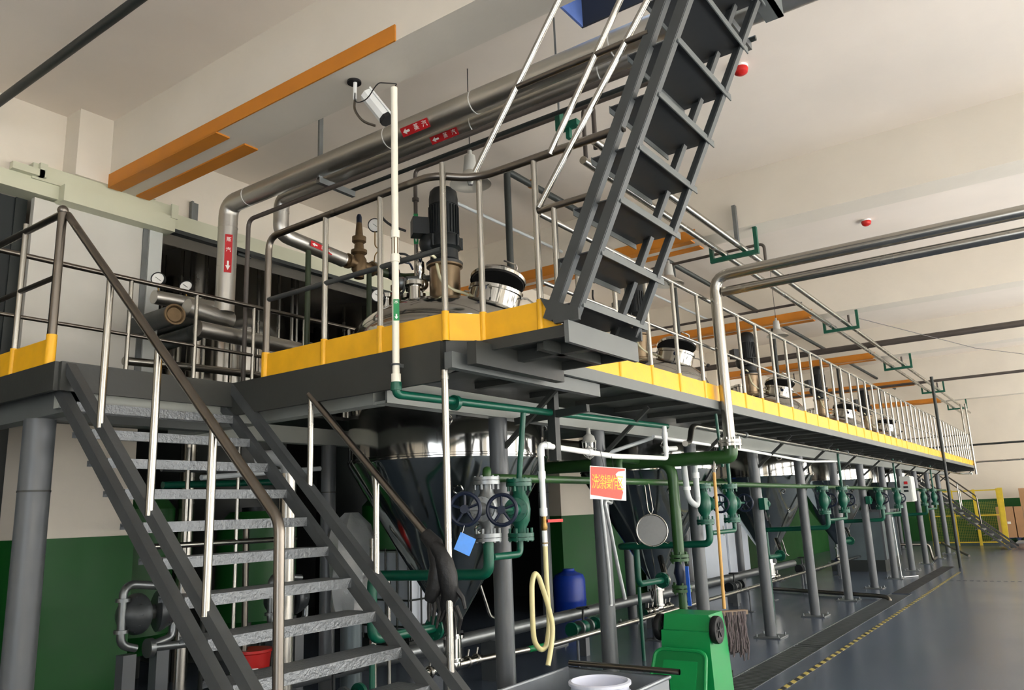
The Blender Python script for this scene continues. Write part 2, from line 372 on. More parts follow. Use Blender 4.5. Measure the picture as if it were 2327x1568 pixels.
# edges
P_('edge_channel', MB().box(3.93, XE, 2.475, 2.5, 2.385, ZD), 'deck_edge')
P_('edge_channel', MB().box(3.2, 3.95, 1.905, 1.93, 2.36, 2.47), 'deck_edge')
P_('edge_channel', MB().box(3.93, 3.955, 1.93, 2.5, 2.38, ZD), 'deck')
P_('edge_channel', MB().box(3.235, 3.26, 1.93, 2.46, 2.4, ZD), 'deck')
P_('end_fascia', MB().box(3.075, 3.1, 2.62, 4.42, 2.245, ZD), 'deck')
P_('end_fascia', MB().hexa([(3.1, 2.6, 2.28), (3.26, 2.44, 2.37), (3.26, 2.46, 2.37), (3.1, 2.62, 2.28), (3.1, 2.6, ZD), (3.26, 2.44, ZD), (3.26, 2.46, ZD), (3.1, 2.62, ZD)]), 'deck')
P_('end_fascia', MB().box(1.975, 2.0, 4.42, 6.8, 2.3, ZD), 'deck')
P_('end_fascia', MB().box(2.0, 3.1, 4.395, 4.42, 2.3, ZD), 'deck')
P_('end_fascia', MB().box(XE - 0.02, XE, 2.5, 4.42, 2.3, ZD), 'deck')
# joists and beams below
jm = MB().box(-0.03, 0.03, 1.95, 3.22, 2.37, 2.43).mesh('joist', 'deck')
jm2 = MB().box(-0.03, 0.03, 2.52, 3.22, 2.39, 2.43).mesh('joist', 'deck')
xx = 3.5
while xx < XE:
    o = put('joist', jm if xx < 3.9 else jm2, plat); o.location = (xx, 0, 0); xx += 0.66
P_('joist', MB().box(3.1, 3.95, 2.4, 2.46, 2.31, 2.43), 'deck')
P_('joist', MB().box(3.05, 4.6, 2.52, 2.57, 2.3, 2.385), 'deck_edge')
P_('joist', MB().box(3.3, 3.9, 2.12, 2.16, 2.37, 2.43), 'deck')
P_('main_beam', MB().box(3.3, XE, 3.23, 3.33, 2.34, 2.36).box(3.3, XE, 3.225, 3.24, 2.22, 2.36).box(3.3, XE, 3.23, 3.33, 2.22, 2.235), 'light_steel')
P_('main_beam', MB().box(3.3, 3.4, 3.34, 5.5, 2.22, 2.36), 'light_steel')
P_('main_beam', MB().box(3.4, XE, 5.4, 5.5, 2.22, 2.36), 'light_steel')
P_('main_beam', MB().box(2.1, 3.3, 4.86, 4.96, 2.2, 2.36), 'deck_edge')
P_('main_beam', MB().box(2.05, 3.3, 4.5, 4.56, 2.22, 2.4), 'light_steel')
P_('main_beam', MB().box(2.08, 2.18, 4.5, 6.8, 2.2, 2.38), 'deck_edge')
# columns
def column(x, y, r, top, m='column_grey', plate=True):
    c = P_('column', MB().cyl((x, y, 0.0), (x, y, top), r, 24), m)
    cb = MB().box(x - 0.16, x + 0.16, y - 0.16, y + 0.16, 0.001, 0.016)
    for sx in (-1, 1):
        for sy in (-1, 1): cb.cyl((x + sx * 0.13, y + sy * 0.13, 0.014), (x + sx * 0.13, y + sy * 0.13, 0.045), 0.011, 6)
    if plate: part('base_plate', cb, 'galvanised', c)
    part('collar', MB().cyl((x, y, top - 0.42), (x, y, top - 0.41), r + 0.003, 24), 'deck', c)
FRONT = [4.46, 5.88] + [7.86 + 1.98 * i for i in range(10)]
for x in FRONT:
    column(x, 3.28, 0.066, 2.22)
    P_('knee_brace', MB().bar((x, 3.24, 2.0), (x, 2.78, 2.37), 0.03, 0.03), 'deck')
for x in (4.83, 8.32, 10.5, 12.6, 15.05, 17.0, 19.8, 22.0, 24.4): column(x, 5.45, 0.066, 2.22)
column(2.14, 4.91, 0.085, 2.2)
column(28.3, 4.9, 0.066, 2.42)
P_('column', MB().cyl((3.085, 2.6, 0), (3.085, 2.6, 2.3), 0.019, 14).cyl((3.085, 2.6, 2.25), (3.085, 2.6, 2.27), 0.022, 14), 'tube')
P_('hanger', MB().box(4.57, 4.63, 2.87, 2.93, 1.9, 2.38), 'dark_pipe')
P_('hanger', MB().bar((4.6, 3.22, 2.2), (4.6, 2.62, 2.235), 0.04, 0.05), 'dark_pipe')

# railings: posts with painted yellow boots, top and middle rails
ZT, ZM = 3.4, 2.97
pm = MB().cyl((0, 0, ZD), (0, 0, ZT), 0.0175, 12).mesh('post', 'tube')
bm_ = MB().cyl((0, 0, ZD), (0, 0, ZD + 0.16), 0.0205, 12).mesh('yellow_boot', 'yellow')
def post(x, y, boot=True, zt=None):
    if zt: o = P_('post', MB().cyl((x, y, ZD), (x, y, zt), 0.0175, 12), 'tube')
    else:
        o = put('post', pm, plat); o.location = (x, y, 0)
    if boot:
        b = put('yellow_boot', bm_, o)
        if zt: b.location = (x, y, 0)
    return o
xs_ = [4.37 + 0.52 * i for i in range(45)]
for x in xs_: post(x, 2.51)
for y in (3.55, 3.08): post(3.1, y)
post(3.1, 2.6, zt=3.47); post(3.26, 2.47); post(3.26, 2.1); 
P_('post', MB().cyl((3.26, 1.99, 2.47), (3.26, 1.99, 3.1), 0.016, 12), 'tube')
for y in (5.0, 5.55, 6.1, 6.65): post(2.0, y)
tb = MB().box(0.02, 0.5, -0.006, 0.006, ZD + 0.002, ZD + 0.15)
tbm = tb.mesh('toe_board', 'yellow')
for x in xs_: o = put('toe_board', tbm, plat); o.location = (x, 2.512 + random.uniform(-0.003, 0.003), 0)
P_('toe_board', MB().box(3.95, 4.37, 2.506, 2.518, ZD + 0.002, ZD + 0.15), 'yellow')
for a, b in ((2.62, 3.06), (3.1, 3.53), (3.57, 4.08)): P_('toe_board', MB().box(3.094, 3.106, a, b, ZD + 0.002, ZD + 0.15), 'yellow')
P_('toe_board', MB().bar((3.11, 2.6, ZD + 0.076), (3.25, 2.48, ZD + 0.076), 0.012, 0.148), 'yellow')
P_('toe_board', MB().box(3.254, 3.266, 1.98, 2.45, ZD + 0.002, ZD + 0.15), 'yellow')
for a, b in ((4.55, 4.98), (5.02, 5.53), (5.57, 6.6)): P_('toe_board', MB().box(1.994, 2.006, a, b, ZD + 0.002, ZD + 0.15), 'yellow')
P_('top_rail', MB().tube([(3.93, 2.51, ZT), (XE, 2.51, ZT), (XE, 4.3, ZT)], 0.019, 12, 0.06), 'tube')
P_('mid_rail', MB().tube([(3.93, 2.51, ZM - 0.02), (XE, 2.51, ZM - 0.02), (XE, 4.3, ZM - 0.02)], 0.014, 10, 0.05), 'tube')
P_('top_rail', MB().tube([(3.1, 4.1, ZD + 0.1), (3.1, 4.1, ZT), (3.1, 2.68, ZT + 0.02), (3.22, 2.52, ZT), (3.26, 2.42, ZT), (3.26, 1.56, ZT)], 0.022, 14, 0.09), 'rail_dull')
P_('mid_rail', MB().tube([(3.1, 4.1, ZM), (3.1, 2.62, ZM)], 0.016, 10), 'ladder_grey')
P_('mid_rail', MB().tube([(3.26, 2.08, 3.1), (3.26, 1.75, 3.1)], 0.018, 10), 'rail_dull')
P_('yellow_boot', MB().cyl((3.1, 4.1, ZD), (3.1, 4.1, ZD + 0.16), 0.026, 12), 'yellow')
P_('top_rail', MB().tube([(2.0, 4.54, ZT - 0.05), (2.0, 6.7, ZT - 0.05)], 0.021, 12), 'rail_dull')
P_('mid_rail', MB().tube([(2.0, 4.54, ZM), (2.0, 6.7, ZM)], 0.016, 10), 'rail_dull')
cp = P_('post', MB().cyl((2.0, 4.54, ZD), (2.0, 4.54, ZT - 0.04), 0.024, 14), 'rail_dull')
part('post_ball', MB().ball((2.0, 4.54, ZT - 0.03), 0.03), 'rail_dull', cp)
part('yellow_boot', MB().cyl((2.0, 4.54, ZD), (2.0, 4.54, ZD + 0.17), 0.028, 14), 'yellow', cp)
# rear rail along the wall side
P_('top_rail', MB().tube([(2.0, 5.6, ZT), (7.0, 5.6, ZT)], 0.019, 12), 'rail_dull')
P_('mid_rail', MB().tube([(2.0, 5.6, ZM), (7.0, 5.6, ZM)], 0.014, 10), 'rail_dull')
for x in (2.45, 3.0, 3.55, 4.1, 4.65, 5.2, 6.3): P_('post', MB().cyl((x, 5.6, ZD), (x, 5.6, ZT), 0.016, 12), 'tube')

# ================================================================== near staircase
def stair_parts(st, dx=0.0):
    Y, Z = lambda k: 4.37 - 0.183 * k, lambda k: 2.24 - 0.165 * k
    tm = MB().box(2.08 + dx, 3.06 + dx, -0.005, 0.2, -0.008, 0.0).box(2.08 + dx, 3.06 + dx, -0.008, 0.0, -0.05, 0.0).box(2.08 + dx, 3.06 + dx, 0.195, 0.2, -0.03, 0).mesh('tread', 'tread')
    for k in range(14):
        o = put('tread', tm, st); o.location = (0, Y(k), Z(k))
    for x in (2.05, 3.085):
        x += dx; sl = 0.9016
        f = lambda y: 2.44 + sl * (y - 4.42)
        s_ = MB()
        s_.bar((x, 4.42, f(4.42)), (x, 1.76, f(1.76)), 0.05, 0.055)
        s_.bar((x, 4.52, f(4.42) - 0.19 + .09), (x, 1.9, f(1.9) - 0.19), 0.05, 0.06)

        part('stringer', s_, 'stringer', st)
    hz = lambda y: 3.35 - 0.908 * (4.54 - y)
    x = 2.03 + dx
    part('handrail', MB().tube([(x, 4.54, hz(4.54)), (x, 2.57, hz(2.57)), (x, 2.55, 0.74)], 0.022, 14, 0.05), 'rail_dull', st)
    for y in (4.0, 3.5, 3.03): part('handrail_post', MB().cyl((x, y, 2.06 + sl * (y - 4.0) ), (x, y, hz(y)), 0.0185, 12), 'tube', st)
    x = 3.085 + dx; hf = lambda y: 2.28 - 0.905 * (3.64 - y)
    part('handrail', MB().tube([(x, 3.66, hf(3.66)), (x, 2.6, hf(2.6))], 0.02, 12), 'rail_dull', st)
    for y in (3.64, 3.1): part('handrail_post', MB().cyl((x, y, 1.73 + sl * (y - 3.64)), (x, y, hf(y)), 0.0175, 12), 'tube', st)
st = thing('steel_staircase', 'grey checker-plate steel staircase with tube handrails climbing to the platform in the foreground', 'staircase', (2.55, 3.1, 0))
stair_parts(st)
st2 = thing('steel_staircase', 'small distant steel staircase at the far end of the platform by the yellow fence', 'staircase', (28.2, 3.1, 0))
stair_parts(st2, 25.65)
part('foot_step', MB().box(27.6, 28.9, 1.35, 1.75, 0.17, 0.2).box(27.65, 27.72, 1.4, 1.47, 0.001, 0.17).box(28.78, 28.85, 1.4, 1.47, 0.001, 0.17), 'tread', st2)

# ================================================================== ship ladder to the hatch
ld = thing('ship_ladder', 'steep dark grey steel ladder stair rising from the platform landing to the ceiling hatch', 'ladder', (3.58, 1.95, ZD))
LY = lambda z, o=0.0: 1.905 + o - (z - 2.5) / 1.99
for x, sg in ((3.235, 1), (3.915, -1)):
    s_ = MB()
    for o_, m_ in ((0.14, 0), (0.0, 1)):
        a, b = V((x, LY(2.5, o_), 2.5)), V((x, LY(4.58, o_), 4.58))
        s_.bar(a, b, 0.012, 0.055, (0, -1, 0.5)); s_.bar(a + V((sg * 0.02, -0.022, -0.011)), b + V((sg * 0.02, -0.022, -0.011)), 0.04, 0.01, (0, -1, 0.5))
    s_.hexa([(x - 0.01, 1.86, 2.47), (x + 0.01, 1.86, 2.47), (x + 0.01, 2.0, 2.47), (x - 0.01, 2.0, 2.47), (x - 0.01, 1.86, 2.53), (x + 0.01, 1.86, 2.53), (x + 0.01, 2.08, 2.62), (x - 0.01, 2.08, 2.62)])
    part('stringer', s_, 'ladder_grey', ld)
tm = MB().box(3.255, 3.95, 0.0, 0.26, -0.006, 0).mesh('tread', 'ladder_plate')
fm = MB().box(3.255, 3.97, -0.006, 0.0, -0.035, 0.004).box(3.255, 3.95, 0.26, 0.266, -0.035, 0.004).mesh('tread_flange', 'deck_edge')
for k in range(8):
    z = 2.57 + 0.241 * k; o = put('tread', tm, ld); o.location = (0, LY(z, -0.02), z); put('tread_flange', fm, o)
HB = (3.22,)
def hr(y0, z0, y1, z1, zt, r=0.017, m='tube'):
    s_ = (z1 - z0) / (y1 - y0); part('handrail', MB().cyl((3.24, y0, z0), (3.24, y0 + (zt - z0) / s_, zt), r, 12), m, ld)
hr(2.48, 3.43, 1.92, 4.19, 4.56); hr(1.985, 3.385, 1.52, 4.08, 4.56); hr(2.07, 3.11, 1.37, 4.02, 4.56)
part('strut', MB().cyl((3.24, 2.17, 3.84), (3.24, 1.38, 3.84), 0.017, 10), 'rail_dull', ld)
part('top_bracket', MB().box(3.9, 4.15, 0.95, 0.98, 4.24, 4.35).box(3.9, 4.15, 0.95, 1.05, 4.24, 4.25), 'deck_edge', ld)
part('top_beam', MB().box(3.15, 4.0, 0.82, 0.88, 4.45, 4.598), 'ladder_grey', ld)

# ================================================================== conical mixing tanks (built once at the origin, copied down the row)
def make_tank():
    t = thing('mixing_tank', 'x', 'tank', (0, 0, 0), 'mixing tanks in the platform')
    part('cone', MB().lathe([(0.06, 0.66), (0.075, 0.7), (0.45, 1.3), (0.845, 1.985), (0.85, 2.0)], n=56), 'cone_steel', t)
    sh = part('shell', MB().lathe([(0.85, 2.0), (0.85, 2.012), (0.858, 2.016), (0.858, 2.03), (0.85, 2.034), (0.85, 2.4), (0.85, 3.03)], n=56), 'polish', t)
    for a in (-2.45, -2.0, -1.1):
        c = V((0.86 * math.cos(a), 0.86 * math.sin(a), 2.28)); part('sight_port', MB().ring(c, 0.035, 0.009, (math.cos(a), math.sin(a), 0), 20, 6), 'tube', sh)
    part('dome', MB().lathe([(0.85 * math.cos(i * pi / 24), 3.03 + 0.42 * math.sin(i * pi / 24)) for i in range(13)], n=56), 'polish', t)
    for a, z in ((-2.35, 1.75), (-2.0, 1.45), (-1.2, 1.6)):
        r = 0.845 - (2.0 - z) * 0.577 + 0.012; c = V((r * math.cos(a), r * math.sin(a), z)); part('cone_port', MB().ring(c, 0.034, 0.009, (math.cos(a), math.sin(a), -0.5), 18, 6), 'polish', t)
    # agitator
    part('agitator_neck', MB().lathe([(0.15, 3.38), (0.15, 3.46), (0.14, 3.47), (0.14, 3.76), (0.165, 3.77), (0.165, 3.785)], n=28), 'neck_steel', t)
    m = part('motor', MB().lathe([(0, 3.785), (0.165, 3.785), (0.168, 3.81), (0.13, 3.84), (0.125, 3.93), (0.155, 3.95), (0.155, 4.04), (0.14, 4.06), (0.128, 4.07), (0.128, 4.36), (0.135, 4.362), (0.135, 4.43), (0.125, 4.5), (0.1, 4.53), (0.06, 4.55), (0, 4.55)], n=30), 'motor', t)
    fin = MB()
    for i in range(26):
        a = 2 * pi * i / 26; fin.bar((0.132 * math.cos(a), 0.132 * math.sin(a), 4.08), (0.132 * math.cos(a), 0.132 * math.sin(a), 4.35), 0.007, 0.02, (math.cos(a), math.sin(a), 0))
    part('cooling_fins', fin, 'motor', m)
    bt = MB().bolts((0, 0, 4.0), 0.16, (0, 0, 1), 8, 0.014, 0.11); part('flange_bolts', bt, 'motor', m)
    part('terminal_box', MB().obox((-0.14, 0.17, 4.16), (0.15, 0.15, 0.16), MX.Rotation(0.9, 3, 'Z')).ball((-0.07, 0.1, 4.0), 0.11), 'motor', m)
    part('cable', MB().tube([(-0.24, 0.25, 4.12), (-0.34, 0.35, 4.17), (-0.4, 0.42, 4.26), (-0.38, 0.42, 4.4)], 0.012, 8, 0.08), 'black', m)
    # manhole with its lid ajar
    ax = V((0.12, -0.2, 1.0)).normalized(); c = V((0.2, -0.38, 3.36))
    part('manhole_neck', MB().lathe([(0.232, -0.16), (0.232, 0.13), (0.248, 0.135), (0.248, 0.165), (0.22, 0.165), (0.22, 0.0), (0, 0.0)], c, ax, 36), 'polish', t)
    ax2 = V((0.3, 0.02, 1.0)).normalized(); c2 = c + ax * 0.24 + V((0.0, 0.0, 0.0))
    lid = part('manhole_lid', MB().lathe([(0, 0.0), (0.22, 0.0), (0.25, -0.008), (0.256, 0.018), (0.235, 0.045), (0.13, 0.078), (0.085, 0.085), (0.085, 0.11), (0, 0.112)], c2, ax2, 36), 'polish', t)
    part('lid_gasket', MB().lathe([(0, -0.002), (0.235, -0.002), (0.235, -0.02), (0, -0.02)], c2, ax2, 30), 'black', lid)
    part('lid_handle', MB().tube([c2 + V((0.1, -0.12, 0.05)), c2 + V((0.12, -0.14, 0.16)), c2 + V((0.02, -0.06, 0.2))], 0.009, 8, 0.03), 'polish', lid)
    e1 = ax.cross(V((1, 0, 0))).normalized(); e2 = ax.cross(e1)
    for i, a in enumerate((0.3, 2.0, 3.6, 5.2)):
        p = c + ax * 0.13 + (e1 * math.cos(a) + e2 * math.sin(a)) * 0.24; d = (e1 * math.cos(a) + e2 * math.sin(a))
        cl = part('clamp', MB().bar(p, p + d * 0.06, 0.03, 0.012, ax).cyl(p + d * 0.05, p + d * 0.17 - ax * 0.06, 0.008, 8), 'tube', t)
        part('clamp_knob', MB().cyl(p + d * 0.17 - ax * 0.06, p + d * 0.2 - ax * 0.075, 0.024, 10), 'navy' if i % 2 else 'black', cl)
    # nozzles and fittings on the dome
    for nx, ny in ((-0.16, 0.22), (-0.3, 0.1), (-0.32, 0.42), (-0.05, 0.38)):
        part('nozzle', MB().lathe([(0.05, 0), (0.05, 0.16), (0.085, 0.165), (0.085, 0.2), (0.0, 0.2)], (nx, ny, 3.03 + 0.42 * math.sqrt(max(0, 1 - (nx * nx + ny * ny) / 0.7225)) - 0.03), (0, 0, 1), 18), 'polish', t)
    part('clear_hose', MB().tube([(-0.2, 0.0, 3.85), (-0.15, -0.02, 3.83), (-0.14, -0.06, 3.62), (-0.06, -0.12, 3.53), (0.1, -0.2, 3.5), (0.1, -0.24, 3.4)], 0.014, 8, 0.05), 'clear_hose', t)
    part('vent_neck', MB().lathe([(0.05, 0), (0.05, 0.1), (0.07, 0.1), (0.07, 0.14), (0.045, 0.14), (0.045, 0.3), (0, 0.3)], (0.62, -0.3, 3.2), (0, 0, 1), 16), 'polish', t)
    # outlet
    ot = part('outlet', MB().lathe([(0.062, 0.68), (0.062, 0.6), (0.1, 0.6), (0.1, 0.575), (0.075, 0.575), (0.075, 0.42), (0.09, 0.42), (0.09, 0.4), (0, 0.4)], n=24), 'polish', t)
    part('outlet_tee', MB().tube([(-0.35, 0, 0.36), (0.35, -0.02, 0.36)], 0.035, 12).ball((0, 0, 0.37), 0.07), 'polish', ot)
    for xx in (-0.3, -0.18, 0.18, 0.3): part('pipe_clamp', MB().ring((xx, -0.01, 0.36), 0.04, 0.012, (1, 0, 0), 16, 6).cyl((xx, -0.01, 0.39), (xx + 0.01, -0.02, 0.46), 0.008, 6), 'tube', ot)
    part('nozzle_elbow', MB().tube([(-0.42, -0.28, 1.0), (-0.5, -0.34, 0.9), (-0.58, -0.4, 0.77), (-0.64, -0.4, 0.76)], 0.035, 12, 0.08), 'polish', t)
    part('support_stub', MB().cyl((0.0, 0.05, 0.0), (0.0, 0.05, 0.33), 0.045, 14).box(-0.1, 0.1, -0.06, 0.16, 0.001, 0.012), 'column_grey', t)
    part('sample_tube', MB().tube([(0.14, -0.2, 0.98), (0.24, -0.22, 0.72), (0.3, -0.24, 0.7)], 0.012, 8, 0.04), 'tube', t)
    return t
tank = make_tank()
TL = ['nearest polished steel mixing tank with conical bottom right behind the foreground staircase',
      'second mixing tank with conical bottom behind the hanging red sign and strainer',
      'third mixing tank with conical bottom just beyond the mop and wheeled bin',
      'fourth mixing tank with conical bottom in the middle of the platform row',
      'fifth mixing tank with conical bottom near the wall-mounted electrical cabinet']
tanks = [tank]
tank.location = (TANKS[0], 4.4, 0); tank['label'] = TL[0]
for x, l in list(zip(TANKS, TL))[1:]: tanks.append(dup(tank, None, (x, 4.4, 0), 0, l))

# ================================================================== valves (one prototype per colour)
def make_valve(bodym, wheelm, flm, name='gate_valve'):
    v = thing(name, 'x', 'valve', (0, 0, 0))
    part('body', MB().lathe([(0.04, -0.16), (0.04, -0.11), (0.062, -0.07), (0.07, 0), (0.06, 0.07), (0.042, 0.1), (0.042, 0.16)], n=20), bodym, v)
    for z in (-0.16, 0.16):
        part('flange', MB().lathe([(0, z - 0.012), (0.085, z - 0.012), (0.085, z + 0.012), (0, z + 0.012)], n=22).lathe([(0, z + 0.015), (0.085, z + 0.015), (0.085, z + 0.035), (0, z + 0.035)] if z > 0 else [(0, z - 0.035), (0.085, z - 0.035), (0.085, z - 0.015), (0, z - 0.015)], n=22).bolts((0, 0, z), 0.07, (0, 0, 1), 6, 0.009, 0.085), flm, v)
    part('bonnet', MB().lathe([(0.05, 0.04), (0.055, 0.09), (0.075, 0.095), (0.075, 0.125), (0.04, 0.13), (0.03, 0.24), (0.012, 0.24), (0.012, 0.48), (0, 0.48)], (0, 0, 0), (-0.75, -0.66, 0), 18).bolts(V((-0.75, -0.66, 0)) * 0.11, 0.062, (-0.75, -0.66, 0), 6, 0.007, 0.05), bodym, v)
    ax = V((-0.75, -0.66, 0)); c = ax * 0.47
    hw = part('handwheel', MB().ring(c, 0.088, 0.012, ax, 30, 8).lathe([(0, -0.015), (0.024, -0.015), (0.024, 0.02), (0, 0.02)], c, ax, 12), wheelm, v)
    e1 = ax.cross(V((0, 0, 1))).normalized(); e2 = V((0, 0, 1)); sp = MB()
    for i in range(5):
        a = 2 * pi * i / 5 + 0.3; sp.cyl(c, c + (e1 * math.cos(a) + e2 * math.sin(a)) * 0.088, 0.008, 6)
    part('spokes', sp, wheelm, hw)
    return v
def place(v, first, loc, label, rz=0.0, sc=None):
    if not first: v.location = loc; v.rotation_euler = (0, 0, rz); v['label'] = label; v.scale = sc or (1, 1, 1); first.append(1); return v
    return dup(v, None, loc, rz, label, sc or (1, 1, 1))
def kill(o):
    for c in list(o.children): kill(c)
    bpy.data.objects.remove(o)
vg = make_valve('teal', 'navy', 'teal'); fg_ = []
vs = make_valve('galvanised', 'navy', 'galvanised'); fs_ = []
place(vs, fs_, (3.94, 3.0, 1.59), 'steel gate valve with blue tag on its dark blue handwheel near the staircase', -0.34)
place(vg, fg_, (4.25, 2.97, 1.58), 'green gate valve with dark blue handwheel right of the nearest steel valve', -0.34)
VX = [3.94, 7.5, 11.98, 15.9, 21.0]; VX2 = [4.25, 8.15, 13.0, 17.5, 22.4]
ORD = ['', 'second', 'third', 'fourth', 'fifth']
for i in range(1, 5):
    place(vg, fg_, (VX[i], 3.03, 1.58), 'green gate valve on the pipe feeding the %s tank, left one of its pair' % ORD[i], pi * 0.78)
    place(vg, fg_, (VX2[i], 3.0, 1.58), 'green gate valve below the platform by the %s tank, right one of its pair' % ORD[i], pi * 0.78)
tg = thing('valve_tag', 'blue square tag hanging from the handwheel of the steel valve', 'tag', (3.52, 2.83, 1.4))
part('tag_plate', MB().obox((3.49, 2.82, 1.4), (0.1, 0.004, 0.1), MX.Rotation(-0.5, 3, 'Z') @ MX.Rotation(0.45, 3, 'Y')), 'tag_blue', tg)
part('tag_string', MB().tube([(3.47, 2.82, 1.46), (3.5, 2.825, 1.51)], 0.002, 5), 'print_white', tg)

# pipes that belong to each tank: feed from the valve pair round to the cone nozzle
PL = ['nearest tank', 'second tank', 'third tank', 'fourth tank', 'fifth tank']
for i, tx in enumerate(TANKS):
    a, b = VX[i], VX2[i]; nx = tx - 0.64
    p = thing('feed_pipe', 'green feed pipe looping from the valve pair to the cone of the %s' % PL[i], 'pipe', (a, 3.0, 1.2), 'green tank feed pipes')
    xe = a if i == 0 else max(a - 0.0, nx - 0.6)
    xd = nx - 0.62
    pts = [(a, 3.0, 1.42), (a, 3.0, 1.2), (a, 4.0, 1.18)] + ([(xd, 4.0, 1.18)] if abs(xd - a) > 0.12 else []) + [(xd if abs(xd - a) > 0.12 else a, 4.0, 0.77), (nx - 0.03, 4.0, 0.76)]
    part('pipe', MB().tube(pts, 0.034, 14, 0.07), 'teal', p)
    part('flange', MB().cyl((nx - 0.05, 4.0, 0.76), (nx - 0.025, 4.0, 0.76), 0.085, 24).bolts((nx - 0.03, 4.0, 0.76), 0.068, (1, 0, 0), 6, 0.008, 0.07), 'teal', p)
    part('flange', MB().cyl((nx - 0.018, 4.0, 0.76), (nx + 0.006, 4.0, 0.76), 0.085, 24), 'tube', p)
    part('bypass', MB().tube([(b, 2.98, 1.42), (b, 2.98, 1.3), (a + 0.03, 2.99, 1.3)], 0.022, 12, 0.045), 'teal', p)
    part('leg', MB().cyl((xd if abs(xd - a) > 0.12 else a, 4.0, 0.0), (xd if abs(xd - a) > 0.12 else a, 4.0, 0.74), 0.02, 10), 'teal', p)
    if i:
        part('riser', MB().cyl((b, 2.99, 1.76), (b, 2.99, 2.36), 0.02, 12), 'teal', p)

# ================================================================== pipework
def pipe(name, label, pts, r, m, bend=0.06, cat='pipe', n=14, group=None):
    t = thing(name, label, cat, pts[0], group); part('run', MB().tube(pts, r, n, bend), m, t); return t
def pring(t, c, R, axis, m='tube', h=0.02, name='joint_band'):
    ax = V(axis).normalized(); part(name, MB().cyl(V(c) - ax * h / 2, V(c) + ax * h / 2, R, 24), m, t)
def flow_label(t, c, right, up, chars, base, L=0.3, H=0.06, arrow=-1, upright=False):
    """flow sticker: coloured strip with two characters and an arrow; right = reading direction"""
    mx = frame(c, right, up)
    q = MB().obox((0, 0, 0), (L, H, 0.002)); me = q.mesh('flow_label', base); me.transform(mx); lb = put('flow_label', me, t)
    s = H * 0.72
    if upright:
        for i, ch in enumerate(chars): text_part(ch, s, 'print_white', lb, mx @ MX.Translation((-L * 0.36 + i * L * 0.27, 0, 0.0016)) @ MX.Rotation(pi / 2, 4, 'Z'))
    else:
        for i, ch in enumerate(chars): text_part(ch, s, 'print_white', lb, mx @ MX.Translation(((0.05 + i * 0.3) * L, 0, 0.0016)))
    ar = MB(); d = 1 if upright else -1; k = L * 0.3
    ar.prism([(d * (k - L * 0.1), -H * 0.12), (d * (k + L * 0.02), -H * 0.12), (d * (k + L * 0.02), -H * 0.32), (d * (k + L * 0.14), 0), (d * (k + L * 0.02), H * 0.32), (d * (k + L * 0.02), H * 0.12), (d * (k - L * 0.1), H * 0.12)][::d], 0.0012, 0.0022)
    am = ar.mesh('arrow', 'print_white'); am.transform(mx); put('arrow', am, lb)

# insulated steam lines below the ceiling
s1 = pipe('steam_pipe', 'thick aluminium-clad steam pipe under the ceiling turning down at the rear door', [(4.08, -8.9, 4.45), (4.08, 6.0, 4.45), (4.08, 6.0, 3.42)], 0.086, 'insulation', 0.13, n=24)
for y in (5.7, 3.95, 3.1, 1.98, 0.5): pring(s1, (4.08, y, 4.45), 0.0875, (0, 1, 0), 'print_white', 0.008)
for z in (4.22, 3.85): pring(s1, (4.08, 6.0, z), 0.088, (0, 0, 1), 'insulation', 0.01)
part('hanger', MB().box(4.06, 4.1, 4.74, 4.76, 4.33, 5.25).box(3.99, 4.2, 4.69, 4.81, 5.2, 5.25).box(4.06, 4.46, 4.73, 4.77, 4.3, 4.35), 'galvanised', s1)
part('hanger', MB().box(4.06, 4.1, 1.24, 1.26, 4.33, 5.25).box(4.06, 4.46, 1.23, 1.27, 4.3, 4.35), 'galvanised', s1)
ln = V((-0.8, -0.0, -0.6)).normalized()
flow_label(s1, V((4.08, 3.62, 4.45)) + ln * 0.088, (0, -1, 0), (-0.6, 0, 0.8), '汽蒸'[::-1], 'label_red', 0.27, 0.07)
flow_label(s1, V((4.08, 6.0, 3.95)) + V((-0.45, -0.9, 0)).normalized() * 0.09, (0, 0, -1), (0.9, -0.45, 0), '蒸汽', 'label_red', 0.36, 0.065, upright=True)
s2 = pipe('steam_pipe', 'second aluminium-clad steam pipe dropping to the bronze valve above the nearest tank', [(4.32, -8.9, 4.45), (4.32, 5.55, 4.45), (4.32, 5.55, 4.12), (5.02, 5.5, 4.04)], 0.07, 'insulation', 0.1, n=24)
for y in (3.3, 2.2, 1.9): pring(s2, (4.32, y, 4.45), 0.0715, (0, 1, 0), 'print_white', 0.008)
pring(s2, (4.32, 5.55, 4.33), 0.073, (0, 0, 1), 'insulation', 0.02); pring(s2, (5.02, 5.5, 4.04), 0.072, (1, 0, -0.1), 'insulation', 0.02)
flow_label(s2, V((4.32, 3.55, 4.45)) + ln * 0.072, (0, -1, 0), (-0.6, 0, 0.8), '蒸汽', 'label_red', 0.27, 0.06)
flow_label(s2, V((4.72, 5.52, 4.075)) + V((-0.1, -0.95, -0.1)).normalized() * 0.073, (1, 0, -0.11), (0.1, 0, 1), '蒸汽', 'label_red', 0.26, 0.055)
part('support', MB().cyl((4.6, 5.5, ZD), (4.6, 5.5, 4.02), 0.026, 12), 'dark_olive', s2)
sv = thing('safety_valve', 'bronze safety valve with dark blue cap at the end of the steam pipe', 'valve', (5.2, 5.48, 4.0))
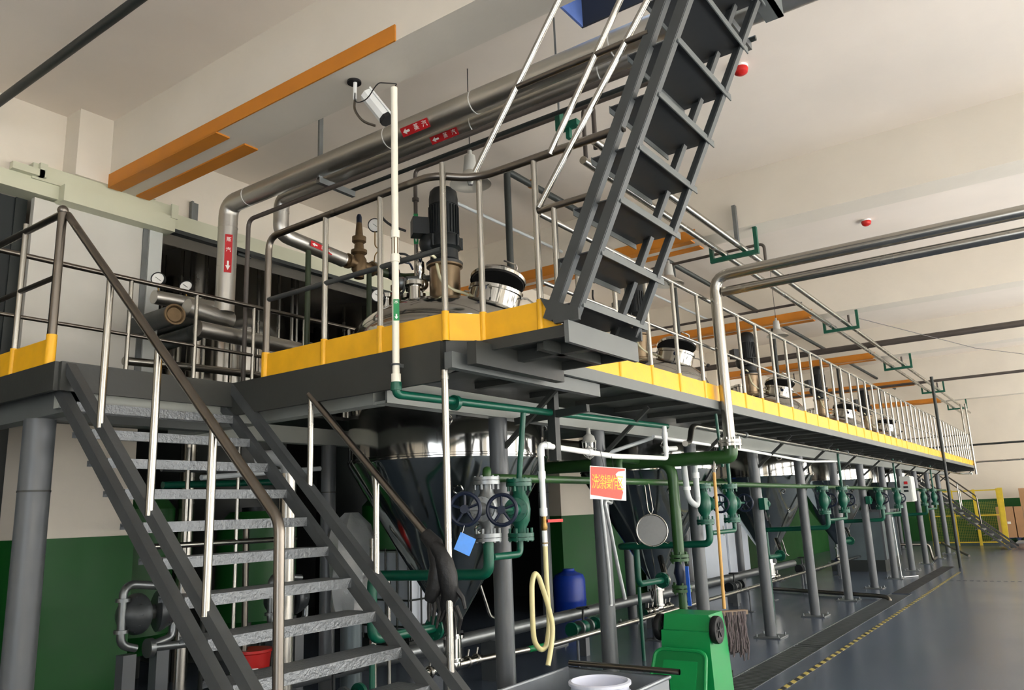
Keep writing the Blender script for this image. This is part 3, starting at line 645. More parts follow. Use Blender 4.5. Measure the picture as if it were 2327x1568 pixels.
part('body', MB().lathe([(0.05, -0.14), (0.05, -0.1), (0.075, -0.05), (0.075, 0.05), (0.05, 0.1), (0.08, 0.12), (0.08, 0.15), (0.05, 0.16), (0.045, 0.22), (0.07, 0.24), (0.07, 0.29), (0.04, 0.3), (0.028, 0.44), (0, 0.44)], (5.22, 5.48, 4.03), n=18), 'bronze', sv)
part('inlet', MB().cyl((5.03, 5.49, 4.04), (5.42, 5.46, 4.02), 0.05, 14).cyl((5.07, 5.49, 4.04), (5.1, 5.49, 4.04), 0.075, 18).cyl((5.36, 5.46, 4.02), (5.39, 5.46, 4.02), 0.075, 18), 'bronze', sv)
part('cap', MB().lathe([(0.028, 0.4), (0.028, 0.5), (0.018, 0.53), (0, 0.535)], (5.22, 5.48, 4.03), n=12), 'navy', sv)
hd = pipe('steam_header', 'dark green valve header behind the nearest tank leading from the safety valve', [(5.42, 5.46, 4.02), (5.75, 5.4, 4.0), (5.75, 5.1, 3.95), (5.4, 4.9, 3.7), (5.2, 4.78, 3.5)], 0.045, 'dark_olive', 0.08)
part('support', MB().cyl((5.28, 5.4, ZD), (5.28, 5.4, 3.95), 0.026, 12), 'dark_olive', hd)
part('valve_wheel', MB().ring((5.62, 5.3, 4.18), 0.08, 0.012, (0, 0, 1), 22, 6).cyl((5.62, 5.38, 4.0), (5.62, 5.3, 4.18), 0.014, 8).ball((5.62, 5.4, 4.02), 0.075), 'motor', hd)
def gauge(loc, face, label, R=0.05, stem=None):
    g = thing('pressure_gauge', label, 'gauge', loc); f = V(face).normalized(); c = V(loc)
    part('case', MB().lathe([(0, -0.03), (R, -0.03), (R, 0.012), (R * 0.88, 0.012), (R * 0.88, 0.0), (0, 0.0)], c, f, 26), 'black', g)
    d = part('dial', MB().lathe([(0, 0.002), (R * 0.87, 0.002), (R * 0.87, 0.004), (0, 0.004)], c, f, 26), 'print_white', g)
    e = f.cross(V((0, 0, 1))).normalized(); part('needle', MB().bar(c + f * 0.006 - e * R * 0.4 - V((0, 0, R * 0.3)), c + f * 0.006 + e * R * 0.4 + V((0, 0, R * 0.3)), 0.004, 0.002, f), 'black', d)
    if stem: part('stem', MB().tube(stem, 0.006, 8, 0.02), 'brass', g)
    return g
gauge((5.42, 5.46, 4.5), (-0.72, -0.62, -0.2), 'round pressure gauge on a coiled stem beside the safety valve', 0.072, [(5.42, 5.46, 4.43), (5.42, 5.46, 4.28), (5.46, 5.44, 4.24), (5.42, 5.46, 4.18), (5.4, 5.46, 4.06)])
gauge((4.82, 4.82, 3.5), (-0.72, -0.62, -0.1), 'white-faced pressure gauge low on the left of the nearest tank top', 0.06, [(4.82, 4.82, 3.44), (4.86, 4.78, 3.36)])

# fittings in front of the nearest tank's agitator
cm = thing('sampling_manifold', 'cluster of chrome valves with blue levers standing on the nearest tank top', 'valve', (5.1, 4.62, 3.45))
part('stack', MB().lathe([(0.03, 0), (0.03, 0.08), (0.05, 0.09), (0.05, 0.12), (0.025, 0.13), (0.025, 0.3), (0.04, 0.32), (0.04, 0.42), (0.022, 0.44), (0.022, 0.52), (0, 0.52)], (5.14, 4.6, 3.42), n=16).ball((5.13, 4.57, 3.62), 0.06), 'polish', cm)
part('side_valve', MB().cyl((5.02, 4.66, 3.66), (5.3, 4.56, 3.72), 0.03, 12).ball((4.98, 4.68, 3.62), 0.06).ring((4.98, 4.68, 3.6), 0.07, 0.012, (1, -0.4, 0), 18, 6), 'galvanised', cm)
for dz, dx in ((0.36, 0.0), (0.28, -0.12)): part('lever', MB().tube([(5.14 + dx, 4.58, 3.46 + dz), (5.08 + dx, 4.56, 3.5 + dz), (4.98 + dx, 4.6, 3.5 + dz)], 0.01, 8, 0.02), 'navy', cm)
part('red_lever', MB().bar((4.92, 4.72, 3.52), (4.95, 4.7, 3.74), 0.03, 0.012), 'red', cm)
part('globe_valve', MB().lathe([(0.05, 0), (0.05, 0.05), (0.03, 0.06), (0.045, 0.12), (0.03, 0.18), (0.05, 0.2), (0.05, 0.24), (0, 0.24)], (4.95, 4.72, 3.36), n=16), 'bronze', cm)

# slim lines
c1 = pipe('cooling_pipe', 'slim brown water pipe with green arrow label dropping to the nearest tank', [(5.2, 4.7, 3.6), (5.2, 4.7, 4.8), (5.2, 2.75, 4.8), (5.2, 2.75, 4.4)], 0.019, 'brown_pipe', 0.06)
pring(c1, (5.2, 4.7, 4.5), 0.032, (0, 0, 1), 'brown_pipe', 0.03, 'union')
part('lower_run', MB().cyl((5.2, 4.7, 3.62), (5.2, 4.7, 4.35), 0.0205, 12), 'tube', c1)
flow_label(c1, V((5.2, 4.7, 4.2)) + V((-0.72, -0.69, 0)).normalized() * 0.023, (0, 0, -1), (0.69, -0.72, 0), '回水', 'label_green', 0.3, 0.042, upright=True)
pipe('slim_pipe', 'thin dark steel pipe under the steam pipes turning down by the rear door', [(4.12, 1.5, 4.25), (4.12, 5.75, 4.25), (4.12, 5.75, 2.47)], 0.02, 'brown_pipe', 0.08)
pipe('slim_pipe', 'thin steel pipe running beside the second steam pipe to the green bracket', [(4.46, 1.2, 4.37), (4.46, 4.8, 4.37)], 0.017, 'dark_pipe')
pipe('slim_pipe', 'thin steel pipe loop hooking down near the top of the ship ladder', [(5.3, 2.2, 4.3), (5.3, 2.2, 4.86), (5.3, 2.9, 4.86), (5.3, 2.9, 4.4)], 0.018, 'brown_pipe', 0.07)
pipe('corner_pipe', 'dark grey pipe crossing the ceiling in the upper left corner', [(2.37, -8.9, 4.98), (2.37, 7.0, 4.98)], 0.035, 'dark_pipe')
# twin tray pipes along the hall on green U brackets hung from the beams
for k, yy in enumerate((2.66, 2.9)):
    pipe('overhead_pipe', ('outer' if k == 0 else 'inner') + ' one of the two steel pipes carried on green brackets along the hall', [(5.0 + 0.25 * k, yy, 4.37), (31.0, yy, 4.37)], 0.034, 'tube')
br = [('U', 4.6)] + [('U', x) for x in (8.42, 13.4, 18.42, 23.45, 28.6)]
BL = ['green steel bracket beside the ship ladder near the ceiling', 'nearest green U bracket below the second ceiling beam', 'green U bracket below the third ceiling beam', 'green U bracket below the fourth ceiling beam', 'green U bracket below the fifth ceiling beam', 'green U bracket below the last ceiling beam']
for (k, x), l in zip(br, BL):
    b = thing('pipe_bracket', l, 'bracket', (x, 2.78, 4.3), 'green pipe brackets')
    if x < 5:
        part('crossbar', MB().box(x - 0.03, x + 0.03, 2.56, 2.74, 4.3, 4.345), 'teal', b); part('arm', MB().box(x - 0.03, x + 0.03, 2.7, 2.74, 4.345, 4.45), 'teal', b); part('arm', MB().box(x - 0.02, x + 0.02, 2.63, 2.66, 4.22, 4.3), 'teal', b)
        part('hanger_rod', MB().cyl((x, 2.72, 4.44), (x, 2.72, ZC), 0.008, 8), 'galvanised', b); continue
    part('crossbar', MB().box(x - 0.025, x + 0.025, 2.5, 3.06, 4.29, 4.335), 'teal', b)
    part('arm', MB().box(x - 0.025, x + 0.025, 2.5, 2.54, 4.335, 4.6), 'teal', b); part('arm', MB().box(x - 0.025, x + 0.025, 3.02, 3.06, 4.335, 4.52), 'teal', b)
    for yy in (2.66, 2.9): part('pipe_clamp', MB().ring((x + 0.03, yy, 4.37), 0.034, 0.007, (1, 0, 0), 16, 6), 'galvanised', b)
LP_ = ['second', 'third', 'fourth', 'fifth']
for x, o_ in zip((9.9, 14.3, 19.2, 24.6), LP_):
    pipe('drop_pipe', 'slim brown pipe bending down from the ceiling towards the %s tank' % o_, [(x - 0.4, 5.2, 4.75), (x - 0.4, 2.75, 4.75), (x - 0.4, 2.75, 4.4)], 0.019, 'brown_pipe', 0.07)
solo('support_post', MB().cyl((20.7, 2.45, 0), (20.7, 2.45, 4.36), 0.035, 14), 'dark_pipe', 'tall slim dark post standing in front of the far platform railing', 'post')
# vents
vp = pipe('vent_pipe', 'dark green vent pipe running above the tanks with a drop to each', [(5.87, 4.1, 3.5), (5.87, 4.1, 4.85), (26.0, 4.1, 4.85)], 0.034, 'dark_pipe', 0.05)
for tx in TANKS[1:]: part('drop', MB().cyl((tx + 0.62, 4.1, 3.4), (tx + 0.62, 4.1, 4.85), 0.034, 14), 'dark_pipe', vp)
for x in (6.3, 7.4): part('orange_clip', MB().ring((x, 4.1, 4.86), 0.04, 0.01, (1, 0, 0), 16, 6), 'orange', vp)
pipe('conduit', 'pale thin conduit running along the rear wall high above the tanks', [(5.9, 5.0, 4.86), (16.0, 5.0, 4.86)], 0.018, 'pvc_grey')
for k, (x, z) in enumerate(((11.9, 4.5), (16.3, 4.52), (22.6, 4.5))):
    pipe('sprinkler_pipe', ['nearest', 'middle', 'farthest'][k] + ' of the long brown pipes crossing below the ceiling', [(x, 2.98 if k == 0 else -8.9, z), (x, 6.9, z)], (0.02, 0.06, 0.035)[k], 'brown_pipe')
pipe('sprinkler_pipe', 'thin dark service pipe crossing low before the far wall', [(31.5, -8.9, 3.3), (31.5, 6.9, 3.3)], 0.035, 'dark_pipe')

# big steel pipe on the right with its elbow, flange and green continuation
rp = pipe('transfer_pipe', 'shiny steel pipe coming from the right and turning down in front of the platform', [(6.7, -8.9, 3.6), (6.7, 2.42, 3.6), (6.7, 2.42, 2.1)], 0.051, 'tube', 0.15, n=24)
part('flange', MB().cyl((6.7, 2.42, 2.06), (6.7, 2.42, 2.085), 0.1, 26).cyl((6.7, 2.42, 2.09), (6.7, 2.42, 2.115), 0.1, 26).bolts((6.7, 2.42, 2.085), 0.083, (0, 0, 1), 8, 0.01, 0.1), 'tube', rp)
pipe('transfer_pipe', 'lower steel pipe running parallel beneath the shiny elbow pipe on the right', [(6.72, -8.9, 3.45), (6.72, 2.36, 3.45)], 0.042, 'tube', n=20)
ol = pipe('olive_main', 'thick olive green pipe bending under the platform from the steel flange', [(6.7, 2.42, 2.06), (6.7, 2.42, 1.97), (6.7, 4.9, 2.0)], 0.06, 'olive', 0.11, n=20)
part('down_leg', MB().tube([(6.7, 3.3, 1.99), (6.7, 2.98, 1.95), (6.7, 2.98, 1.13)], 0.048, 18, 0.14), 'olive', ol)
part('floor_leg', MB().cyl((6.7, 2.98, 0.0), (6.7, 2.98, 0.84), 0.036, 16), 'olive', ol)
for z in (1.12, 0.86): part('flange', MB().cyl((6.7, 2.98, z - 0.03), (6.7, 2.98, z - 0.004), 0.085, 22).cyl((6.7, 2.98, z + 0.004), (6.7, 2.98, z + 0.03), 0.085, 22).bolts((6.7, 2.98, z), 0.07, (0, 0, 1), 6, 0.009, 0.1), 'olive', ol)
bv = part('ball_valve', MB().lathe([(0.04, 0.89), (0.045, 0.93), (0.06, 0.99), (0.045, 1.05), (0.04, 1.09)], (6.7, 2.98, 0), n=16), 'navy', ol)
part('lever', MB().bar((6.66, 2.9, 1.05), (6.66, 2.9, 0.72), 0.03, 0.012, (1, 0, 0)), 'blue', bv)
ll = pipe('olive_line', 'long olive green pipe at eye level running past every valve to the far end', [(3.94, 3.0, 1.77), (3.95, 3.0, 1.83), (4.1, 3.12, 1.79), (26.0, 3.16, 1.76)], 0.028, 'olive', 0.04)
for x in (4.2, 6.3, 9.0, 11.2, 14.0): pring(ll, (x, 3.125 + 0.001 * x, 1.785), 0.0295, (1, 0, 0), 'pvc_grey', 0.025)
part('branch', MB().tube([(5.98, 3.14, 1.78), (5.98, 3.14, 1.98), (6.64, 3.3, 1.99)], 0.03, 12, 0.06), 'olive', ll)
# cream riser and teal water line
rz_ = pipe('cream_riser', 'tall cream plastic riser pipe standing in front of the platform end', [(3.02, 2.885, 2.26), (3.02, 2.885, 4.0)], 0.0195, 'pvc')
for z in (2.96, 3.1): part('coupling', MB().cyl((3.02, 2.885, z - 0.022), (3.02, 2.885, z + 0.022), 0.025, 16), 'pvc', rz_)
part('union', MB().cyl((3.02, 2.885, 2.98), (3.02, 2.885, 3.08), 0.021, 6), 'bronze', rz_); part('coupling', MB().cyl((3.02, 2.885, 2.26), (3.02, 2.885, 2.31), 0.026, 16), 'pvc', rz_)
part('clamp', MB().ring((3.02, 2.885, 2.36), 0.023, 0.006, (0, 0, 1), 16, 6).box(3.03, 3.075, 2.88, 2.89, 2.35, 2.37), 'galvanised', rz_)
flow_label(rz_, V((3.008, 2.868, 2.66)), (0, 0, -1), (0.69, -0.72, 0), '水', 'label_green', 0.12, 0.032, upright=True)
tl = pipe('teal_line', 'green water pipe under the platform edge fed by the cream riser', [(3.02, 2.885, 2.26), (3.02, 2.885, 2.2), (6.55, 2.93, 2.27)], 0.0235, 'teal', 0.06)
part('flange', MB().cyl((3.5, 2.89, 2.2), (3.53, 2.89, 2.2), 0.045, 20), 'teal', tl)
part('elbow_socket', MB().cyl((3.02, 2.885, 2.22), (3.02, 2.885, 2.265), 0.03, 16), 'teal', tl)
part('drop', MB().cyl((4.25, 2.97, 1.76), (4.25, 2.91, 2.225), 0.019, 14), 'teal', tl)
# white plastic water line with sign
pw = pipe('plastic_line', 'white plastic water pipe sagging under the platform between two elbows', [(4.42, 2.9, 1.53), (4.42, 2.9, 2.0), (5.4, 2.88, 1.96), (6.42, 2.9, 1.98), (6.42, 2.9, 2.26)], 0.02, 'pvc_white', 0.035)
for c, ax in (((4.42, 2.9, 1.95), (0, 0, 1)), ((4.5, 2.9, 2.0), (1, 0, 0)), ((5.05, 2.887, 1.975), (1, 0, 0)), ((6.42, 2.9, 2.18), (0, 0, 1)), ((6.42, 2.9, 2.06), (0, 0, 1)), ((4.42, 2.9, 1.8), (0, 0, 1)), ((4.42, 2.9, 1.56), (0, 0, 1))): pring(pw, c, 0.0255, ax, 'pvc_white', 0.05, 'coupling')
part('tee', MB().cyl((6.42, 2.9, 2.06), (6.55, 2.86, 2.07), 0.021, 14), 'pvc_white', pw)
tapv = part('tap', MB().lathe([(0.018, 0), (0.024, 0.02), (0.018, 0.05), (0.016, 0.1)], (4.42, 2.9, 1.44), n=14), 'brass', pw)
part('tap_lever', MB().bar((4.43, 2.88, 1.5), (4.52, 2.82, 1.5), 0.02, 0.02), 'red', tapv)
part('tailpiece', MB().cyl((4.42, 2.9, 1.34), (4.42, 2.9, 1.45), 0.018, 14), 'pvc_white', pw)
hs = thing('water_hose', 'yellowish clear hose hanging in a loop from the white tap', 'hose', (4.4, 2.9, 0.7))
part('hose', MB().tube([(4.42, 2.9, 1.37), (4.42, 2.9, 1.1), (4.43, 2.9, 0.85), (4.37, 2.89, 0.73), (4.29, 2.88, 0.715), (4.2, 2.87, 0.78), (4.18, 2.86, 0.95), (4.19, 2.86, 1.13), (4.225, 2.86, 1.19), (4.27, 2.86, 1.16), (4.34, 2.85, 1.0), (4.38, 2.84, 0.85), (4.35, 2.84, 0.74), (4.3, 2.84, 0.63)], 0.0165, 12, 0.1), 'hose', hs)
part('hose_clip', MB().ring((4.42, 2.9, 1.36), 0.02, 0.004, (0, 0, 1), 16, 6).bar((4.4, 2.89, 1.36), (4.37, 2.87, 1.36), 0.012, 0.006), 'brass', hs)
ut = pipe('drain_trap', 'pale grey plastic U-shaped trap pipe hanging beside the olive down pipe', [(6.78, 2.9, 1.97), (6.72, 2.86, 1.62), (6.86, 2.84, 1.56), (6.94, 2.86, 1.62), (6.98, 2.88, 1.97)], 0.027, 'pvc_grey', 0.08)
pring(ut, (6.74, 2.87, 1.72), 0.033, (0, 0, 1), 'pvc_white', 0.03, 'coupling'); pring(ut, (6.965, 2.87, 1.84), 0.033, (0, 0, 1), 'pvc_white', 0.05, 'coupling')
ud = pipe('underdeck_pipe', 'shiny steel tube running below the platform edge towards the far end', [(6.5, 2.75, 2.1), (6.72, 2.8, 2.12), (6.95, 2.86, 2.3), (27.0, 2.86, 2.24), (27.5, 2.6, 2.24), (27.6, 2.45, 2.57), (27.6, -8.9, 2.57)], 0.026, 'tube', 0.1)
for x in (8.4, 13.0, 17.5): pring(ud, (x, 2.86, 2.295), 0.034, (1, 0, 0), 'galvanised', 0.04, 'union')
pipe('underdeck_pipe', 'white plastic tube tied below the platform beam next to the steel tube', [(6.5, 3.05, 2.19), (9.0, 3.05, 2.17), (11.5, 3.05, 2.12), (13.2, 3.05, 2.18)], 0.016, 'pvc_white', 0.3)
pipe('cable_conduit', 'grey diagonal conduit slanting up behind the white plastic pipe', [(5.95, 3.36, 2.0), (6.75, 3.18, 2.2)], 0.018, 'pvc_grey')
pipe('green_riser', 'thin dark green rod hanging from the platform above the mop', [(6.95, 2.6, 1.9), (6.9, 2.6, 2.38)], 0.014, 'teal')

# floor pipes
fp = pipe('floor_pipe', 'shiny steel pipe running low over the floor beneath the tank outlets', [(5.45, 4.38, 0.36), (6.6, 4.26, 0.34), (22.4, 4.26, 0.33)], 0.027, 'tube', 0.1)
for x in (7.0, 9.6, 12.0, 14.8, 17.5): part('stand', MB().cyl((x, 4.26, 0), (x, 4.26, 0.31), 0.014, 8).box(x - 0.05, x + 0.05, 4.21, 4.31, 0.001, 0.008), 'column_grey', fp)
part('green_tape', MB().cyl((6.2, 4.30, 0.347), (6.45, 4.276, 0.343), 0.0285, 14), 'label_green', fp)
gp = pipe('galvanised_pipe', 'wide galvanised pipe lying low behind the tank outlets', [(3.6, 4.95, 0.42), (16.0, 4.75, 0.42)], 0.062, 'galvanised', n=20)
for x in (4.0, 6.4, 10.0, 13.0): part('saddle', MB().box(x - 0.03, x + 0.03, 4.78, 4.98, 0.0, 0.37), 'column_grey', gp)
pipe('drain_hose', 'dark pipe lying on the floor and bending into the drain', [(14.9, 5.0, 0.05), (14.1, 2.9, 0.05), (14.0, 2.72, 0.04), (14.0, 2.7, -0.1)], 0.032, 'rail_dull', 0.08)
pipe('drain_hose', 'steel pipe bending down to the floor beside the far columns', [(22.0, 4.6, 0.45), (22.6, 3.3, 0.42), (22.6, 3.25, 0.04), (23.6, 3.3, 0.04)], 0.03, 'rail_dull', 0.08)
pipe('drain_hose', 'steel pipe angled out over the floor near the far staircase', [(25.6, 3.4, 0.3), (24.0, 2.6, 0.05)], 0.03, 'rail_dull')
pipe('cable_conduit', 'white conduit running down a far column and out along the floor', [(17.8, 3.2, 1.2), (17.86, 3.18, 0.02), (18.3, 2.95, 0.015)], 0.01, 'pvc_white', 0.05)
pipe('drain_hose', 'short black capped pipe end poking out beside the drain grating', [(7.3, 3.2, 0.04), (7.42, 2.86, 0.04)], 0.03, 'rail_dull')
# floor valves
for x, y, l in ((7.9, 4.72, 'small green flanged valve on the floor pipe beside the blue drum'), (4.1, 4.55, 'green flanged valve on the floor seen through the staircase treads'), (12.6, 4.7, 'dark floor valve with upright handwheel behind the mop handle'), (16.4, 4.7, 'dark floor valve with upright handwheel near the third tank outlet')):
    f = thing('floor_valve', l, 'valve', (x, y, 0.3), 'valves on the floor pipes')
    gm = 'teal' if 'green' in l else 'motor'
    part('body', MB().cyl((x - 0.25, y, 0.3), (x + 0.25, y, 0.3), 0.04, 14).ball((x, y, 0.3), 0.075), gm, f)
    for d in (-0.25, -0.1, 0.1, 0.25): part('flange', MB().cyl((x + d - 0.014, y, 0.3), (x + d + 0.014, y, 0.3), 0.08, 20), gm if abs(d) > 0.2 else 'galvanised', f)
    part('stem', MB().cyl((x, y, 0.3), (x, y, 0.5), 0.014, 8), 'motor', f)
    part('handwheel', MB().ring((x, y, 0.5), 0.07, 0.01, (0, 0, 1), 22, 6).bar((x - 0.07, y, 0.5), (x + 0.07, y, 0.5), 0.012, 0.01).bar((x, y - 0.07, 0.5), (x, y + 0.07, 0.5), 0.012, 0.01), 'motor', f)
    part('stand', MB().box(x - 0.04, x + 0.04, y - 0.04, y + 0.04, 0.0, 0.26), 'column_grey', f)

# ================================================================== fixtures
def lamp(x, y, z, label):
    l = thing('pendant_lamp', label, 'lamp', (x, y, z), 'bell lamps over the platform')
    part('shade', MB().lathe([(0.05, 0.0), (0.07, -0.05), (0.16, -0.11), (0.172, -0.13), (0.166, -0.13), (0.066, -0.055), (0.045, 0.0)], (x, y, z), n=32), 'shade_alu', l)
    part('housing', MB().lathe([(0, 0.17), (0.018, 0.17), (0.02, 0.13), (0.045, 0.12), (0.055, 0.02), (0.06, -0.02), (0, -0.02)], (x, y, z), n=20), 'lamp_grey', l)
    part('bulb', MB().lathe([(0, -0.14), (0.02, -0.135), (0.03, -0.1), (0.03, -0.03), (0, -0.02)], (x, y, z), n=14), 'glass', l)
    part('cord', MB().cyl((x, y, z + 0.17), (x, y, ZC), 0.004, 6), 'black', l)
lamp(4.73, 3.67, 4.33, 'bell-shaped aluminium pendant lamp above the nearest tank beside the railing')
lamp(8.5, 3.62, 4.3, 'bell-shaped pendant lamp seen behind the ship ladder foot')
lamp(12.45, 3.55, 4.3, 'bell-shaped pendant lamp above the third tank')
# surveillance camera
cc = thing('surveillance_camera', 'white bullet surveillance camera hanging below the first ceiling beam', 'camera', (3.52, 3.75, 4.6))
part('base', MB().cyl((3.52, 3.75, 4.585), (3.52, 3.75, 4.6), 0.05, 24), 'black', cc)
part('arm', MB().tube([(3.52, 3.74, 4.585), (3.5, 3.72, 4.5), (3.5, 3.72, 4.44)], 0.014, 10, 0.03), 'pvc_white', cc)
part('bracket', MB().tube([(3.51, 3.73, 4.45), (3.47, 3.7, 4.34), (3.5, 3.64, 4.24), (3.54, 3.56, 4.2)], 0.009, 8, 0.06), 'rail_dull', cc)
d = V((0.15, -0.35, -0.55)).normalized(); a = V((3.52, 3.62, 4.45)); b = a + d * 0.24; up = V((0.3, -0.6, 0.5))
part('body', MB().tube([a, b], 0.052, 8), 'pvc_white', cc)
part('sun_shield', MB().bar(a - d * 0.01 + V((0.03, -0.03, 0.02)), b + d * 0.02 + V((0.03, -0.03, 0.02)), 0.12, 0.012, up), 'pvc_white', cc)
part('front_glass', MB().tube([b, b + d * 0.03], 0.053, 8), 'black', cc)
part('cable', MB().tube([(3.5, 3.72, 4.5), (3.44, 3.66, 4.36), (3.4, 3.5, 4.31), (3.3, 3.3, 4.32), (3.06, 2.9, 4.05), (3.02, 2.885, 4.0)], 0.004, 6, 0.1), 'black', cc)
for x, y, l in ((6.18, 1.82, 'red round fire alarm sounder on the ceiling beside the ship ladder'), (10.97, 1.79, 'red round fire alarm sounder on the ceiling further right')):
    f = thing('fire_alarm', l, 'alarm', (x, y, ZC), 'red fire alarm sounders on the ceiling')
    part('base', MB().cyl((x, y, ZC - 0.02), (x, y, ZC), 0.062, 24), 'print_white', f)
    part('dome', MB().lathe([(0.06, -0.02), (0.064, -0.035), (0.055, -0.065), (0.03, -0.082), (0, -0.085)], (x, y, ZC), n=20), 'red', f)
solo('strap_hanger', MB().box(8.24, 8.29, 2.66, 2.7, 4.4, 4.85).cyl((8.235, 2.68, 4.8), (8.3, 2.68, 4.8), 0.012, 8), 'galvanised', 'perforated metal strap hanging on the second ceiling beam', 'strap')

# cage lamp under the platform
cl = thing('cage_lamp', 'small caged bulkhead lamp hanging below the platform beside the sign', 'lamp', (5.6, 3.2, 2.1))
part('cap', MB().lathe([(0, 0.14), (0.015, 0.14), (0.02, 0.09), (0.045, 0.07), (0.055, 0.03), (0.055, 0.02), (0, 0.02)], (5.6, 3.2, 2.08), n=18), 'lamp_grey', cl)
part('glass', MB().lathe([(0.035, 0.02), (0.035, -0.06), (0.02, -0.09), (0, -0.095)], (5.6, 3.2, 2.08), n=16), 'glass', cl)
part('bulb', MB().ball((5.6, 3.2, 2.05), 0.02), 'print_white', cl)
cg = MB()
for i in range(8):
    a = 2 * pi * i / 8; cg.tube([(5.6 + 0.058 * math.cos(a), 3.2 + 0.058 * math.sin(a), 2.11), (5.6 + 0.052 * math.cos(a), 3.2 + 0.052 * math.sin(a), 2.0), (5.6, 3.2, 1.965)], 0.003, 5, 0.02)
cg.ring((5.6, 3.2, 2.11), 0.058, 0.004, (0, 0, 1), 22, 5).ring((5.6, 3.2, 2.05), 0.056, 0.003, (0, 0, 1), 22, 5)
part('cage', cg, 'lamp_grey', cl)

# the red sign, wired to the white pipe
sg = thing('hanging_sign', 'worn red sign with yellow lettering hanging from the white plastic pipe', 'sign', (5.2, 2.84, 1.75))
smx = frame((5.22, 2.84, 1.75), V((0.86, -0.5, -0.07)), (0.03, 0, 1))
q = MB().obox((0, 0, -0.002), (0.36, 0.24, 0.004)); me = q.mesh('plate', 'print_white'); me.transform(smx @ MX.Scale(0.86, 4, V((1, 0, 0)))); pl = put('plate', me, sg)
q = MB().prism([(-0.175, -0.09), (0.13, -0.115), (0.15, -0.06), (0.075, 0.07), (0.1, 0.09), (0.17, 0.1), (0.17, 0.115), (-0.175, 0.115)], 0.0002, 0.001); me = q.mesh('red_print', 'sign_red'); me.transform(smx @ MX.Scale(0.86, 4, V((1, 0, 0)))); put('red_print', me, pl)
for i, ch in enumerate('洗涤操作区'): text_part(ch, 0.072, 'print_yellow', pl, smx @ MX.Scale(0.86, 4, V((1, 0, 0))) @ MX.Translation((-0.128 + i * 0.062, 0.0, 0.0014)) @ MX.Scale(1.6, 4, V((0, 1, 0))))
part('wire', MB().tube([(5.17, 2.84, 1.87), (5.18, 2.87, 2.0)], 0.002, 5), 'black', sg); part('wire', MB().tube([(5.3, 2.83, 1.86), (5.35, 2.87, 1.97)], 0.002, 5), 'black', sg)

# strainer
sr = thing('strainer', 'round wire-mesh strainer hanging by its twin handle from the olive pipe', 'strainer', (6.45, 3.1, 1.36))
ax = V((-0.8, -0.56, 0.1)).normalized(); c = V((6.42, 3.09, 1.37))
part('rim', MB().ring(c, 0.135, 0.007, ax, 40, 8).ring(c - ax * 0.03, 0.128, 0.004, ax, 40, 6), 'tube', sr)
part('mesh_bowl', MB().lathe([(0, 0.006), (0.06, 0.005), (0.128, 0.0)], c, ax, 36), 'strainer_mesh', sr)
e = ax.cross(V((0, 0, 1))).normalized()
for s_ in (-1, 1): part('handle_wire', MB().tube([c + V((0, 0, 0.135)), c + V((0, 0, 0.17)) + e * 0.022 * s_, c + V((0.02, 0.03, 0.4)) + e * 0.018 * s_], 0.005, 8, 0.03), 'tube', sr)
for s_ in (-1, 1): part('hook', MB().tube([c - V((0, 0, 0.1)) + e * 0.095 * s_, c - V((0, 0, 0.12)) + e * 0.13 * s_, c - V((0, 0, 0.1)) + e * 0.145 * s_], 0.004, 6, 0.01), 'tube', sr)

# grey hoses over the column
gh = thing('grey_hoses', 'pair of grey hoses draped around the column below the sign', 'hose', (5.6, 3.1, 0.9))
part('hose', MB().tube([(5.8, 3.14, 1.7), (5.62, 3.08, 1.63), (5.52, 3.08, 1.68), (5.54, 3.08, 1.5), (5.6, 3.09, 1.1), (5.62, 3.1, 0.84)], 0.015, 10, 0.06), 'hose_grey', gh)
part('hose', MB().tube([(5.84, 3.16, 1.72), (5.66, 3.06, 1.6), (5.54, 3.06, 1.64), (5.6, 3.06, 1.45), (5.72, 3.07, 1.1), (5.8, 3.07, 0.86)], 0.015, 10, 0.06), 'hose_grey', gh)
part('hose_end', MB().cyl((5.615, 3.098, 0.95), (5.62, 3.1, 0.83), 0.012, 10), 'pvc_white', gh)

# mop hung upside
mp = thing('mop', 'rag mop with long yellow wooden handle hanging head down by the bin', 'mop', (6.53, 2.55, 0.4))
part('handle', MB().tube([(6.6, 2.55, 1.84), (6.55, 2.55, 0.72)], 0.014, 12), 'wood', mp)
part('head_board', MB().obox((6.52, 2.53, 0.69), (0.37, 0.06, 0.035), MX.Rotation(-0.75, 3, 'Z')), 'mop_board', mp)
part('hanger_loop', MB().tube([(6.6, 2.54, 1.82), (6.59, 2.53, 1.92), (6.62, 2.55, 1.95), (6.62, 2.56, 1.84)], 0.004, 6, 0.02), 'tube', mp)
rg = MB(); u = V((math.cos(-0.75), math.sin(-0.75), 0)); n_ = V((-u.y, u.x, 0))
for i in range(190):
    s_ = random.uniform(-0.15, 0.17); o_ = random.uniform(-0.035, 0.035); L = random.uniform(0.24, 0.34) + (0.08 if random.random() < 0.05 else 0)
    p = V((6.52, 2.53, 0.7)) + u * s_ + n_ * o_; pts = [p]
    for k in range(1, 5): pts.append(p + V((random.uniform(-0.012, 0.012), random.uniform(-0.012, 0.012), -L * k / 4)))
    rg.tube(pts, 0.0075, 5)
tag(part('rag_strands', rg, 'mop_rag', mp), None, None, None, 'stuff')

